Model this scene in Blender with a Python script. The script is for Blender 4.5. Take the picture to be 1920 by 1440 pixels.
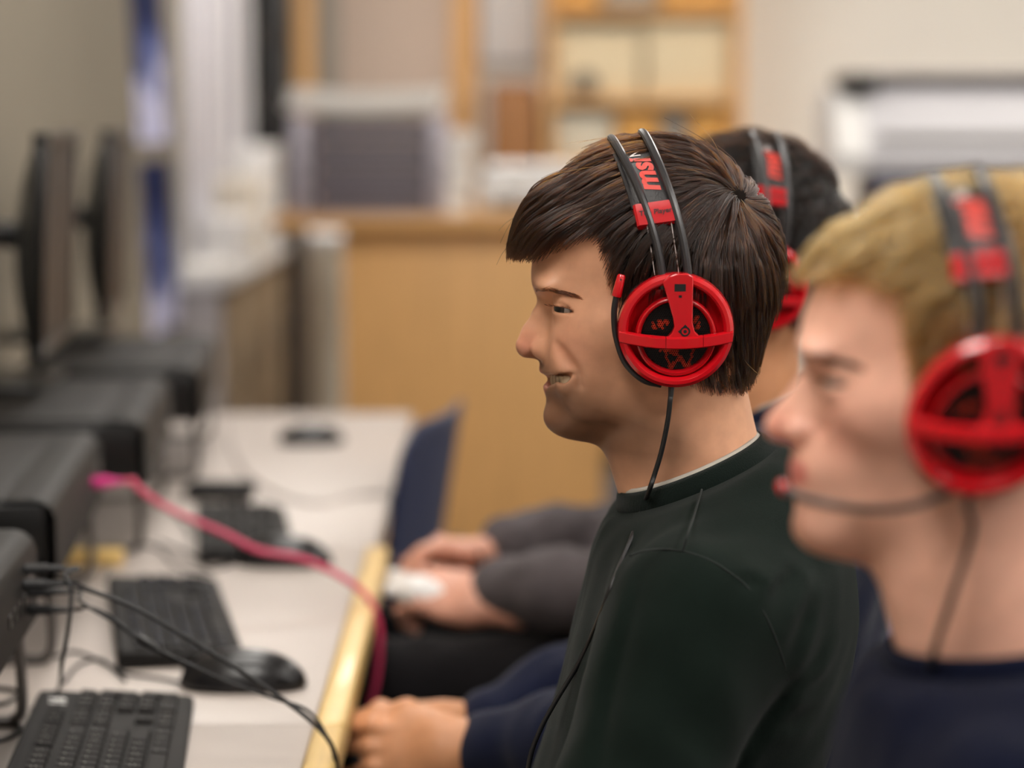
import bpy, bmesh, math, random
import numpy as np
from mathutils import Vector, Matrix

scene = bpy.context.scene
for o in list(bpy.data.objects):
    bpy.data.objects.remove(o, do_unlink=True)
COL = scene.collection
rng = np.random.default_rng(7)
random.seed(7)

# ------------------------------------------------------------------ camera
FPX = 4500.0                                   # focal length in pixels of the 1920 px wide frame
CAM = np.array([0.0, 0.0, 1.34])
PITCH = math.atan2(500.0, FPX)
cam_data = bpy.data.cameras.new('camera')
cam = bpy.data.objects.new('camera', cam_data)
COL.objects.link(cam)
cam.location = CAM
cam.rotation_euler = (math.pi / 2 - PITCH, 0, 0)
cam_data.sensor_width = 36.0
cam_data.lens = FPX / 1920.0 * 36.0
cam_data.clip_start = 0.05
cam_data.clip_end = 60
cam_data.dof.use_dof = True
cam_data.dof.focus_distance = 1.92
cam_data.dof.aperture_fstop = 2.6
scene.camera = cam

# ------------------------------------------------------------------ world, exposure
world = bpy.data.worlds.new('room_ambient')
scene.world = world
world.use_nodes = True
bgn = world.node_tree.nodes['Background']
bgn.inputs[0].default_value = (1.0, 0.93, 0.84, 1)
bgn.inputs[1].default_value = 0.2
# ceiling lamps (the room's own lights, plus a row added behind the camera to light faces; built further down as ceiling_light objects)
LAMP_E = (5.0, 16.0, 9.0, 11.5, 13.0)         # tubes of the rows from the added one behind the camera to the back wall
LAMP_Y = (-2.0, .5, 2.5, 4.6, 7.6)
SKIP_L = set()
vs = scene.view_settings
vs.view_transform = 'Standard'
vs.look = 'None'
vs.exposure = 0.15
vs.gamma = 1.0
vs.use_curve_mapping = False
try:
    scene.cycles.use_denoising = True
    scene.cycles.max_bounces = 5
    scene.cycles.diffuse_bounces = 3
    scene.cycles.adaptive_threshold = 0.05
    scene.cycles.caustics_reflective = False
    scene.cycles.caustics_refractive = False
except Exception:
    pass


def unproj(px, py, Y):
    """world point on the plane y = Y seen at a pixel of the 1920x1440 photograph"""
    c, s = math.cos(PITCH), math.sin(PITCH)
    u = (720.0 - py) / FPX
    d = np.array([(px - 960.0) / FPX, c + s * u, -s + c * u])
    return CAM + d * (Y / d[1])


def on_z(px, py, z):
    c, s = math.cos(PITCH), math.sin(PITCH)
    u = (720.0 - py) / FPX
    d = np.array([(px - 960.0) / FPX, c + s * u, -s + c * u])
    return CAM + d * ((z - CAM[2]) / d[2])


# ------------------------------------------------------------------ materials
def _n(nt, kind, **kw):
    nd = nt.nodes.new(kind)
    for k, v in kw.items():
        setattr(nd, k, v)
    return nd


def srgb(r, g, b):
    f = lambda c: (c / 255.0) / 12.92 if c <= 10 else (((c / 255.0) + 0.055) / 1.055) ** 2.4
    return (f(r), f(g), f(b), 1.0)


MATS = {}


def mat(name, col, rough=0.5, metal=0.0, spec=0.5, var=0.0, var_scale=8.0, bump=0.0, bump_scale=200.0,
        coat=0.0, sheen=0.0, emit=0.0, stretch=None, col2=None, trans=0.0, sss=0.0, attr=None):
    if name in MATS:
        return MATS[name]
    m = bpy.data.materials.new(name)
    m.use_nodes = True
    nt = m.node_tree
    b = nt.nodes['Principled BSDF']
    b.inputs['Base Color'].default_value = col
    b.inputs['Roughness'].default_value = rough
    b.inputs['Metallic'].default_value = metal
    b.inputs['Specular IOR Level'].default_value = spec
    if coat:
        b.inputs['Coat Weight'].default_value = coat
        b.inputs['Coat Roughness'].default_value = 0.06
    if sheen:
        b.inputs['Sheen Weight'].default_value = sheen
        b.inputs['Sheen Roughness'].default_value = 0.5
    if trans:
        b.inputs['Transmission Weight'].default_value = trans
    if sss:
        b.inputs['Subsurface Weight'].default_value = sss
        b.inputs['Subsurface Radius'].default_value = (0.012, 0.005, 0.003)
        b.inputs['Subsurface Scale'].default_value = 0.6
    if emit:
        b.inputs['Emission Color'].default_value = col
        b.inputs['Emission Strength'].default_value = emit
    if var or bump:
        tc = _n(nt, 'ShaderNodeTexCoord')
        src = tc.outputs['Object']
        if stretch:
            mp = _n(nt, 'ShaderNodeMapping')
            mp.inputs['Scale'].default_value = stretch
            nt.links.new(src, mp.inputs['Vector'])
            src = mp.outputs['Vector']
    if var or attr:
        base = None
        if attr:
            at = _n(nt, 'ShaderNodeAttribute', attribute_name=attr)
            base = at.outputs['Color']
        if var:
            nz = _n(nt, 'ShaderNodeTexNoise')
            nz.inputs['Scale'].default_value = var_scale
            nz.inputs['Detail'].default_value = 5
            nt.links.new(src, nz.inputs['Vector'])
            rp = _n(nt, 'ShaderNodeMapRange')
            rp.inputs['From Min'].default_value = 0.3
            rp.inputs['From Max'].default_value = 0.7
            nt.links.new(nz.outputs['Fac'], rp.inputs['Value'])
            mx = _n(nt, 'ShaderNodeMix', data_type='RGBA')
            c2 = col2 or tuple(c * (1 - var) for c in col[:3]) + (1,)
            if attr:
                mx.blend_type = 'MULTIPLY'
                mx.inputs[0].default_value = 1.0
                k = _n(nt, 'ShaderNodeMapRange')
                k.inputs['To Min'].default_value = 1 - var
                nt.links.new(rp.outputs[0], k.inputs['Value'])
                nt.links.new(base, mx.inputs[6])
                nt.links.new(k.outputs[0], mx.inputs[7])
            else:
                mx.inputs[6].default_value = c2
                mx.inputs[7].default_value = col
                nt.links.new(rp.outputs[0], mx.inputs[0])
            base = mx.outputs[2]
        nt.links.new(base, b.inputs['Base Color'])
    if bump:
        nb = _n(nt, 'ShaderNodeTexNoise')
        nb.inputs['Scale'].default_value = bump_scale
        nb.inputs['Detail'].default_value = 4
        nt.links.new(src, nb.inputs['Vector'])
        bp = _n(nt, 'ShaderNodeBump')
        bp.inputs['Strength'].default_value = bump
        bp.inputs['Distance'].default_value = 0.002
        nt.links.new(nb.outputs['Fac'], bp.inputs['Height'])
        nt.links.new(bp.outputs['Normal'], b.inputs['Normal'])
    MATS[name] = m
    return m


# ------------------------------------------------------------------ object helpers
def tag(o, label=None, cat=None, group=None, kind=None):
    if label: o['label'] = label
    if cat: o['category'] = cat
    if group: o['group'] = group
    if kind: o['kind'] = kind
    return o


def empty(name, loc, label=None, cat=None, group=None):
    o = bpy.data.objects.new(name, None)
    o.empty_display_size = 0.05
    o.location = tuple(float(v) for v in loc)
    COL.objects.link(o)
    return tag(o, label, cat, group)


def wloc(o):
    v = np.array(o.location, float)
    while o.parent is not None:
        o = o.parent
        v = v + np.array(o.location, float)
    return v


def mk(name, verts, faces, m, parent=None, smooth=True, origin=None, colors=None):
    """mesh object from world-space vertices; children keep their parent's origin unless one is given"""
    verts = np.asarray(verts, float).reshape(-1, 3)
    base = wloc(parent) if parent is not None else np.zeros(3)
    org = np.asarray(origin, float) if origin is not None else base
    me = bpy.data.meshes.new(name)
    fl = [[int(i) for i in dict.fromkeys(f)] for f in faces] if len(faces) < 60000 else np.asarray(faces).tolist()
    me.from_pydata((verts - org).tolist(), [], fl)
    if smooth:
        me.polygons.foreach_set('use_smooth', [True] * len(me.polygons))
    if colors is not None:
        at = me.color_attributes.new('tint', 'FLOAT_COLOR', 'POINT')
        c = np.ones((len(verts), 4), np.float32)
        c[:, :3] = colors
        at.data.foreach_set('color', c.ravel())
    me.materials.append(m)
    me.update()
    o = bpy.data.objects.new(name, me)
    COL.objects.link(o)
    o.location = tuple(org - base)
    if parent is not None:
        o.parent = parent
    return o


def sharp(o, ang=35):
    """flat-looking corners, smooth rounds"""
    me = o.data
    bm = bmesh.new(); bm.from_mesh(me)
    for e in bm.edges:
        if len(e.link_faces) == 2 and e.calc_face_angle(0) > math.radians(ang):
            e.smooth = False
    bm.to_mesh(me); bm.free()
    return o


class MB:
    """collects shapes into one mesh"""
    def __init__(self): self.v = []; self.f = []

    def add(self, verts, faces, M=None):
        k = len(self.v)
        for p in verts:
            p = Vector(p)
            self.v.append(tuple(M @ p) if M is not None else tuple(p))
        self.f += [[i + k for i in f] for f in faces]
        return self

    def box(self, lo, hi, bev=0.0, M=None, seg=2):
        bm = bmesh.new()
        bmesh.ops.create_cube(bm, size=1)
        lo, hi = Vector(lo), Vector(hi)
        for v in bm.verts:
            v.co = Vector([(lo[i] + hi[i]) / 2 + v.co[i] * (hi[i] - lo[i]) for i in range(3)])
        if bev:
            bmesh.ops.bevel(bm, geom=bm.edges[:], offset=bev, segments=seg, affect='EDGES', profile=0.5)
        bm.verts.index_update()
        self.add([v.co for v in bm.verts], [[v.index for v in f.verts] for f in bm.faces], M)
        bm.free()
        return self

    def tube(self, pts, r, n=8, cap=True, closed=False, M=None, flat=None):
        v, f = tube_mesh(pts, r, n, cap, closed)
        return self.add(v, f, M)

    def lathe(self, prof, n=48, M=None, closed=False):
        """profile of (radius, height) turned about z"""
        v, f = [], []
        m = len(prof)
        for i in range(n):
            a = 2 * math.pi * i / n
            for r, z in prof:
                v.append((r * math.cos(a), r * math.sin(a), z))
        for i in range(n):
            j = (i + 1) % n
            for k in range(m if closed else m - 1):
                l = (k + 1) % m
                f.append([i * m + k, j * m + k, j * m + l, i * m + l])
        return self.add(v, f, M)

    def prism(self, poly, z0, z1, M=None):
        n = len(poly)
        v = [(x, y, z0) for x, y in poly] + [(x, y, z1) for x, y in poly]
        f = [list(range(n))[::-1], list(range(n, 2 * n))]
        f += [[i, (i + 1) % n, n + (i + 1) % n, n + i] for i in range(n)]
        return self.add(v, f, M)

    def build(self, name, m, parent=None, smooth=True, origin=None, ang=35):
        o = mk(name, self.v, self.f, m, parent, smooth, origin)
        if smooth:
            sharp(o, ang)
        return o


def tube_mesh(pts, r, n=8, cap=True, closed=False):
    P = np.asarray(pts, float)
    m = len(P)
    R = np.full(m, r, float) if np.isscalar(r) else np.asarray(r, float)
    T = np.gradient(P, axis=0) if not closed else np.roll(P, -1, 0) - np.roll(P, 1, 0)
    T /= np.linalg.norm(T, axis=1)[:, None] + 1e-12
    up = np.array([0, 0, 1.0]) if abs(T[0][2]) < 0.9 else np.array([1.0, 0, 0])
    u = np.cross(T[0], up); u /= np.linalg.norm(u)
    v, f = [], []
    for i in range(m):
        u = u - T[i] * np.dot(u, T[i]); u /= np.linalg.norm(u)
        w = np.cross(T[i], u)
        for k in range(n):
            a = 2 * math.pi * k / n
            v.append(P[i] + R[i] * (math.cos(a) * u + math.sin(a) * w))
    for i in range(m if closed else m - 1):
        j = (i + 1) % m
        for k in range(n):
            l = (k + 1) % n
            f.append([i * n + k, i * n + l, j * n + l, j * n + k])
    if cap and not closed:
        f.append(list(range(n))[::-1]); f.append([(m - 1) * n + k for k in range(n)])
    return v, f


def spline(pts, n=40):
    """smooth curve through the points (Catmull-Rom)"""
    P = np.asarray(pts, float)
    if len(P) == 2:
        t = np.linspace(0, 1, n)[:, None]
        return P[0] * (1 - t) + P[1] * t
    Q = np.vstack([2 * P[0] - P[1], P, 2 * P[-1] - P[-2]])
    k = len(P) - 1
    out = []
    for i in np.linspace(0, k - 1e-9, n):
        j = int(i); t = i - j
        a, b, c, d = Q[j:j + 4]
        out.append(0.5 * (2 * b + (c - a) * t + (2 * a - 5 * b + 4 * c - d) * t * t + (3 * b - a - 3 * c + d) * t ** 3))
    return np.array(out)


# ------------------------------------------------------------------ signed distance sculpting
def smin(a, b, k):
    h = np.maximum(k - np.abs(a - b), 0) / k
    return np.minimum(a, b) - h * h * k * 0.25


def smax(a, b, k):
    return -smin(-a, -b, k)


def sph(p, c, r):
    return np.sqrt(((p - np.asarray(c, np.float32)) ** 2).sum(-1)) - r


def ell(p, c, r, R=None):
    q = p - np.asarray(c, np.float32)
    if R is not None:
        q = q @ np.asarray(R, np.float32)
    r = np.asarray(r, np.float32)
    k0 = np.sqrt(((q / r) ** 2).sum(-1))
    k1 = np.sqrt(((q / (r * r)) ** 2).sum(-1)) + 1e-9
    return k0 * (k0 - 1) / k1


def cone(p, a, b, ra, rb):
    """capsule whose radius runs from ra to rb"""
    a = np.asarray(a, np.float32); b = np.asarray(b, np.float32)
    ab = b - a
    t = np.clip(((p - a) @ ab) / (ab @ ab + 1e-12), 0, 1)
    return np.sqrt(((p - a - t[..., None] * ab) ** 2).sum(-1)) - (ra + (rb - ra) * t)


def chain(p, pts, rad, k):
    d = None
    for i in range(len(pts) - 1):
        e = cone(p, pts[i], pts[i + 1], rad[i], rad[i + 1])
        d = e if d is None else smin(d, e, k)
    return d


def poly2(x, z, P):
    """signed distance to a polygon in a plane"""
    P = np.asarray(P, np.float32)
    d = np.full(x.shape, 1e9, np.float32)
    s = np.zeros(x.shape, bool)
    n = len(P)
    for i in range(n):
        a, b = P[i], P[(i + 1) % n]
        e = b - a
        wx, wz = x - a[0], z - a[1]
        t = np.clip((wx * e[0] + wz * e[1]) / (e @ e + 1e-12), 0, 1)
        d = np.minimum(d, (wx - t * e[0]) ** 2 + (wz - t * e[1]) ** 2)
        c = ((a[1] > z) != (b[1] > z)) & (x < (b[0] - a[0]) * (z - a[1]) / (b[1] - a[1] + 1e-12) + a[0])
        s ^= c
    return np.where(s, -1, 1) * np.sqrt(d)


def grad(f, p, e=4e-4):
    g = np.empty_like(p)
    for i in range(3):
        q = p.copy(); q[:, i] += e
        r = p.copy(); r[:, i] -= e
        g[:, i] = f(q) - f(r)
    return g / (2 * e)


def sdf_mesh(f, lo, hi, h, newton=2, margin=2.0):
    """surface nets over a grid that is only evaluated near the surface"""
    lo = np.asarray(lo, float); hi = np.asarray(hi, float)
    B = 8
    nb = np.ceil((hi - lo) / (h * B)).astype(int) + 1
    n = nb * B
    gx, gy, gz = [lo[i] + h * B * (np.arange(nb[i]) + 0.5) - h / 2 for i in range(3)]
    C = np.stack(np.meshgrid(gx, gy, gz, indexing='ij'), -1).reshape(-1, 3).astype(np.float32)
    dc = f(C)
    keep = np.abs(dc) < h * B * 0.87 * margin
    D = np.where(dc < 0, -1.0, 1.0).astype(np.float32)
    D = np.repeat(D[:, None], B ** 3, 1)
    off = np.stack(np.meshgrid(*[np.arange(B)] * 3, indexing='ij'), -1).reshape(-1, 3)
    ids = np.nonzero(keep)[0]
    bi = np.stack(np.unravel_index(ids, nb), -1)
    CH = 600
    for s in range(0, len(ids), CH):
        I = bi[s:s + CH]
        P = (lo + h * (I[:, None, :] * B + off[None])).astype(np.float32)
        D[ids[s:s + CH]] = f(P.reshape(-1, 3)).reshape(len(I), -1)
    G = D.reshape(*nb, B, B, B).transpose(0, 3, 1, 4, 2, 5).reshape(*n)
    ins = G < 0
    nx, ny, nz = n
    cnt = np.zeros((nx - 1, ny - 1, nz - 1), np.int8)
    for a in (0, 1):
        for b in (0, 1):
            for c in (0, 1):
                cnt += ins[a:nx - 1 + a, b:ny - 1 + b, c:nz - 1 + c]
    act = (cnt > 0) & (cnt < 8)
    idx = np.full(act.shape, -1, np.int64)
    cells = np.stack(np.nonzero(act), -1)
    idx[act] = np.arange(len(cells))
    acc = np.zeros((len(cells), 3)); num = np.zeros(len(cells))
    cor = [(a, b, c) for a in (0, 1) for b in (0, 1) for c in (0, 1)]
    for a in cor:
        for ax in range(3):
            if a[ax] == 0:
                b = list(a); b[ax] = 1
                va = G[cells[:, 0] + a[0], cells[:, 1] + a[1], cells[:, 2] + a[2]]
                vb = G[cells[:, 0] + b[0], cells[:, 1] + b[1], cells[:, 2] + b[2]]
                cr = (va < 0) != (vb < 0)
                t = np.where(cr, va / (va - vb + 1e-12), 0)
                p = np.repeat(np.array(a, float)[None], len(cells), 0)
                p[:, ax] += t
                acc[cr] += p[cr]; num[cr] += 1
    V = lo + h * (cells + acc / num[:, None])
    F = []
    for ax in range(3):
        s0 = [slice(None)] * 3; s1 = [slice(None)] * 3
        s0[ax] = slice(0, -1); s1[ax] = slice(1, None)
        A = ins[tuple(s0)]; Bm = ins[tuple(s1)]
        E = np.stack(np.nonzero(A != Bm), -1)
        o1, o2 = (ax + 1) % 3, (ax + 2) % 3
        ok = (E[:, o1] > 0) & (E[:, o2] > 0) & (E[:, o1] < n[o1] - 1) & (E[:, o2] < n[o2] - 1)
        E = E[ok]
        fl = A[E[:, 0], E[:, 1], E[:, 2]]
        q = []
        for (u, v) in ((0, 0), (1, 0), (1, 1), (0, 1)):
            c = E.copy(); c[:, o1] -= 1 - u; c[:, o2] -= 1 - v
            q.append(idx[c[:, 0], c[:, 1], c[:, 2]])
        Q = np.stack(q, -1)
        Q[~fl] = Q[~fl][:, ::-1]
        F.append(Q)
    F = np.vstack(F)
    F = F[(F >= 0).all(1)]
    V = V.astype(np.float32)
    for _ in range(newton):
        d = f(V); g = grad(f, V, h * 0.4)
        st = (d / np.maximum((g * g).sum(1), 0.2))[:, None] * g
        V = V - np.clip(st, -h * 0.7, h * 0.7)
    return V, F

# ------------------------------------------------------------------ the room
WALL_X, BACK_Y, RIGHT_X, CEIL = -.99, 9.5, 4.6, 2.75
DZ = .74                                                   # desk height
PLASTER = mat('beige_plaster', srgb(132, 123, 108), rough=.9, var=.06, var_scale=3, bump=.15, bump_scale=120)
CREAM = mat('cream_paint', srgb(242, 236, 226), rough=.85, var=.04, var_scale=2, bump=.1, bump_scale=90)
WHITE = mat('white_paint', srgb(238, 236, 234), rough=.5)
CEILM = mat('ceiling_tile', srgb(228, 226, 220), rough=.9, bump=.3, bump_scale=60)
CARPET = mat('grey_carpet', srgb(96, 92, 92), rough=.95, var=.3, var_scale=60, bump=.6, bump_scale=300)
PINE = mat('pine_edge', srgb(236, 200, 128), rough=.4, var=.18, var_scale=6, stretch=(30, 2, 30), coat=.15)
LAMIN = mat('pale_laminate', srgb(180, 169, 161), rough=.42, var=.04, var_scale=30)
OAK = mat('oak_veneer', srgb(238, 184, 118), rough=.45, var=.14, var_scale=4, stretch=(12, 12, 1.2))
OAKD = mat('dark_oak', srgb(156, 102, 48), rough=.5, var=.15, var_scale=4, stretch=(12, 12, 1.2))
GREYM = mat('grey_metal', srgb(104, 99, 96), rough=.45, metal=.6)
CHAR = mat('charcoal_plastic', srgb(40, 37, 36), rough=.42, bump=.08, bump_scale=600)
CASE = mat('grey_brown_steel', srgb(22, 19, 17), rough=.55, spec=.25)
GLOSS = mat('gloss_black', srgb(12, 11, 11), rough=.3)


def struct(name, mb, m, smooth=False, parent=None):
    o = mb.build(name, m, parent, smooth=smooth)
    if parent is None:
        o['kind'] = 'structure'
    return o


struct('floor', MB().box((WALL_X - .1, -2.6, -.08), (RIGHT_X + .1, BACK_Y + .1, 0)), CARPET)
struct('ceiling', MB().box((WALL_X - .1, -2.6, CEIL), (RIGHT_X + .1, BACK_Y + .1, CEIL + .06)), CEILM)
struct('wall_left', MB().box((WALL_X - .1, -2.6, 0), (WALL_X, BACK_Y, CEIL)), PLASTER)
struct('wall_back', MB().box((WALL_X - .1, BACK_Y, 0), (RIGHT_X + .1, BACK_Y + .1, CEIL)), CREAM)
struct('wall_right', MB().box((RIGHT_X, -2.6, 0), (RIGHT_X + .1, BACK_Y, CEIL)), CREAM)
struct('baseboard_back', MB().box((WALL_X, BACK_Y - .015, 0), (RIGHT_X, BACK_Y, .10)), OAK)
struct('baseboard_left', MB().box((WALL_X, -2.6, 0), (WALL_X + .015, BACK_Y, .10)), OAK)

LAMPS = [mat('lamp_diffuser_%d' % i, (1.0, .955, .895, 1), rough=.5, emit=e) for i, e in enumerate(LAMP_E)]
GROUPL = 'recessed ceiling lights'


def ceiling_light(x, y, label, LAMP):
    r = empty('ceiling_light', (x, y, CEIL), label, 'light', GROUPL)
    fr_ = MB()
    for a in ((-.32, -.62, .32, -.59), (-.32, .59, .32, .62), (-.32, -.59, -.29, .59), (.29, -.59, .32, .59)):
        fr_.box((x + a[0], y + a[1], CEIL - .02), (x + a[2], y + a[3], CEIL))
    fr_.build('frame', WHITE, r, smooth=False)
    MB().box((x - .29, y - .59, CEIL - .012), (x + .29, y + .59, CEIL - .004)).build('diffuser', LAMP, r, smooth=False)


_ord = ['added behind the camera to light the faces', 'nearest the camera', 'above the players', 'above the far desk end', 'in front of the back wall']
for (x, side) in ((-.35, 'over the computer desks'), (1.55, 'over the middle of the room'), (3.4, 'by the right wall')):
    for j, y in enumerate(LAMP_Y):
        if (x, j) in SKIP_L: continue
        ceiling_light(x, y, 'long white ceiling light %s, %s' % (side, _ord[j]), LAMPS[j])

# back wall: door, wall cabinet, shelving
door = empty('door_1', (-.45, BACK_Y, 0)); door['kind'] = 'structure'
MB().box((-.675, BACK_Y - .045, 0), (-.235, BACK_Y - .005, 2.1), .004).build('door_leaf', mat('pinkish_beige_door', srgb(206, 184, 166), rough=.6), door)
for x0, x1 in ((-.885, -.77), (-.235, -.135)):
    MB().box((x0, BACK_Y - .07, 0), (x1, BACK_Y, 2.2), .004).build('door_frame', OAK, door)
MB().box((-.77, BACK_Y - .05, 0), (-.675, BACK_Y, 2.2), .004).build('door_frame', mat('grey_door_post', srgb(150, 142, 130), rough=.5), door)
MB().box((-.885, BACK_Y - .07, 2.1), (-.135, BACK_Y, 2.2), .004).build('door_frame', OAK, door)
MB().tube([(-.29, BACK_Y - .045, 1.02), (-.29, BACK_Y - .095, 1.02), (-.40, BACK_Y - .095, 1.02)], .009, 8).build('door_handle', GREYM, door)

wb = empty('notice_panel', (-.005, BACK_Y - .02, 1.70), 'white notice panel on the back wall beside the beige door', 'board')
MB().box((-.125, BACK_Y - .02, 1.55), (.105, BACK_Y - .002, 2.05), .003).build('panel', WHITE, wb)
for a in ((-.135, 1.54, -.125, 2.06), (.105, 1.54, .115, 2.06), (-.125, 1.54, .105, 1.55), (-.125, 2.05, .105, 2.06)):
    MB().box((a[0], BACK_Y - .026, a[1]), (a[2], BACK_Y - .001, a[3])).build('frame', GREYM, wb, smooth=False)
cb = empty('cabinet', (0, BACK_Y - .2, 0), 'brown wooden cabinet below the white notice panel on back wall', 'cabinet')
MB().box((-.085, BACK_Y - .34, 0), (.10, BACK_Y - .02, 1.47), .005).build('body', OAKD, cb)
MB().box((-.075, BACK_Y - .355, .05), (.09, BACK_Y - .34, 1.45), .003).build('door', OAKD, cb)
MB().tube([(.06, BACK_Y - .355, .95), (.06, BACK_Y - .38, .95), (.06, BACK_Y - .38, 1.07), (.06, BACK_Y - .355, 1.07)], .005, 6).build('handle', GREYM, cb)

sh = empty('bookcase', (.49, BACK_Y - .2, 0), 'tall open wooden bookcase against the back wall behind the players', 'bookcase')
for x in (.125, .84):
    MB().box((x, BACK_Y - .36, 0), (x + .03, BACK_Y - .01, 2.10), .002).build('side_panel', OAK, sh)
for z in (.08, .45, .82, 1.145, 1.39, 1.72, 2.08):
    MB().box((.155, BACK_Y - .36, z), (.84, BACK_Y - .01, z + .028), .002).build('shelf', OAK, sh)
MB().box((.155, BACK_Y - .02, .05), (.84, BACK_Y - .01, 2.08)).build('back_panel', CREAM, sh, smooth=False)
BOXM = {'cream': mat('cream_card', srgb(226, 208, 172), rough=.8), 'tan': mat('tan_card', srgb(214, 160, 84), rough=.75), 'pale': mat('pale_card', srgb(208, 200, 180), rough=.8), 'grey': mat('grey_card', srgb(150, 146, 138), rough=.7)}


def lid_box(lo, hi, m, label, group, name='storage_box', cat='box'):
    lo, hi = np.array(lo), np.array(hi)
    r = empty(name, ((lo[0] + hi[0]) / 2, (lo[1] + hi[1]) / 2, lo[2]), label, cat, group)
    t = (hi[2] - lo[2]) * .22
    MB().box(lo, (hi[0], hi[1], hi[2] - t), .003).build('base', m, r)
    MB().box((lo[0] - .004, lo[1] - .004, hi[2] - t), (hi[0] + .004, hi[1] + .004, hi[2]), .003).build('lid', m, r)
    return r


GB = 'boxes on the bookcase'
for x0, x1, z0, h, k, lab in [(.17, .49, 1.42, .25, 'cream', 'cream box on left of upper bookcase shelf'), (.51, .83, 1.42, .27, 'cream', 'cream box on right of upper bookcase shelf'),
                              (.17, .33, 1.75, .2, 'tan', 'tan box on top left bookcase shelf'), (.35, .55, 1.75, .18, 'grey', 'grey box in middle of top bookcase shelf'), (.57, .83, 1.75, .22, 'tan', 'tan box on top right bookcase shelf'),
                              (.17, .38, 1.174, .17, 'pale', 'pale box on left of middle bookcase shelf'), (.40, .56, 1.174, .18, 'tan', 'tan box in middle of middle bookcase shelf'),
                              (.58, .66, 1.174, .16, 'grey', 'narrow grey box on middle bookcase shelf'), (.68, .83, 1.174, .19, 'tan', 'tan box on right of middle bookcase shelf')]:
    if lab:
        lid_box((x0, BACK_Y - .31, z0), (x1, BACK_Y - .04, z0 + h), BOXM[k], lab, GB)
cl = empty('desk_clock', (.275, BACK_Y - .36, 1.418), 'small dark round clock on the bookcase front edge', 'clock')
MB().lathe([(.0001, .03), (.040, .03), (.046, .025), (.046, .0), (.0001, .0)], 24, Matrix.Translation((.275, BACK_Y - .335, 1.465)) @ Matrix.Rotation(math.pi / 2, 4, 'X')).build('case', CHAR, cl)
MB().lathe([(.0001, .031), (.037, .031), (.037, .030)], 24, Matrix.Translation((.275, BACK_Y - .336, 1.465)) @ Matrix.Rotation(math.pi / 2, 4, 'X')).build('dial', GREYM, cl)

# ------------------------------------------------------------------ heads
# local head frame: x towards the face, y towards the person's left, z up, origin between the ears
YM = 1.97
_c = unproj(1267, 618, YM - 0.088)
MAIN_C = np.array([_c[0], YM, _c[2]])


def hp(px, py, y=0.0):
    w = unproj(px, py, YM - y)
    return np.array([MAIN_C[0] - w[0], y, w[2] - MAIN_C[2]])


_front = [hp(*q) for q in [(1142, 262 + 30), (1100, 312), (1068, 338), (1040, 370), (1017, 410), (1004, 445), (998, 480), (996, 510), (999, 532), (1003, 548),
                           (1009, 562), (1016, 580), (1026, 610), (1031, 640), (1027, 664), (1016, 688), (1020, 704), (1028, 716), (1031, 735), (1034, 757), (1033, 773),
                           (1035, 788), (1042, 802), (1056, 814), (1085, 830)]]
_back = [hp(*q) for q in [(1330, 282 + 8), (1365, 306), (1405, 340), (1430, 382), (1442, 440), (1442, 490), (1433, 540), (1415, 600), (1392, 660), (1375, 700), (1365, 760), (1360, 830)]]
ZTOP = hp(1235, 277)[2]
_zf = np.array([p[2] for p in _front][::-1]); _xf = np.array([p[0] for p in _front][::-1])
_zb = np.array([p[2] for p in _back][::-1]); _xb = np.array([p[0] for p in _back][::-1])
_zf = np.append(_zf, [ZTOP - 0.002, ZTOP]); _xf = np.append(_xf, [0.026, 0.010])
_zb = np.append(_zb, [ZTOP - 0.002, ZTOP]); _xb = np.append(_xb, [-0.008, 0.006])
_zw = np.array([-.115, -.095, -.085, -.070, -.055, -.040, -.020, 0.0, .020, .045, .070, .090, .110, .122, .131, ZTOP - .002, ZTOP])
_wv = np.array([.030, .036, .041, .0465, .051, .0555, .0605, .0635, .0650, .0680, .0705, .0690, .0595, .0490, .0360, .0200, .004])
_zc = np.array([-.12, -.06, -.02, .03, .08, .12, ZTOP])
_xc = np.array([.012, .006, .000, -.004, -.002, .004, .008])


def sm(zq, zz, vv):
    """cheap smooth interpolation: average of nearby linear samples"""
    e = 0.005
    return (np.interp(zq - e, zz, vv) + 2 * np.interp(zq, zz, vv) + np.interp(zq + e, zz, vv)) * 0.25


_ZT = np.linspace(-.14, ZTOP + .02, 600)
_XFT, _XBT, _WT, _XCT = sm(_ZT, _zf, _xf), sm(_ZT, _zb, _xb), sm(_ZT, _zw, _wv), sm(_ZT, _zc, _xc)


def skull(p):
    x, y, z = p[:, 0], p[:, 1], p[:, 2]
    xf, xb, w, xc = (np.interp(z, _ZT, t).astype(np.float32) for t in (_XFT, _XBT, _WT, _XCT))
    a = np.where(x > xc, np.maximum(xf - xc, .004), np.maximum(xc - xb, .004))
    t = np.clip((z + .04) / .08, 0, 1)
    n = np.where(x > xc, 1.84 + .36 * t * t * (3 - 2 * t), 2.2).astype(np.float32)
    u = np.abs(x - xc) / a; v = np.abs(y) / np.maximum(w, .004)
    F = (u ** n + v ** n) ** (1 / n) + 1e-6
    rr = np.sqrt((x - xc) ** 2 + y ** 2)
    d = np.maximum(rr * (1 - 1 / F), -0.03)
    return smax(d, (z - ZTOP).astype(np.float32), 0.012).astype(np.float32)


def surf_y(f, x, z, y0=.085):
    """half width of the head at a point of its side view"""
    y = np.linspace(y0, .002, 400)
    P = np.stack([np.full(400, x), y, np.full(400, z)], -1).astype(np.float32)
    d = f(P)
    k = np.argmax(d < 0)
    return float(y[k])


def rot(axis, deg):
    return np.array(Matrix.Rotation(math.radians(deg), 3, axis), np.float32)


EYE = hp(1067, 577, 0.0315)
EYE_R = 0.0122


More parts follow.
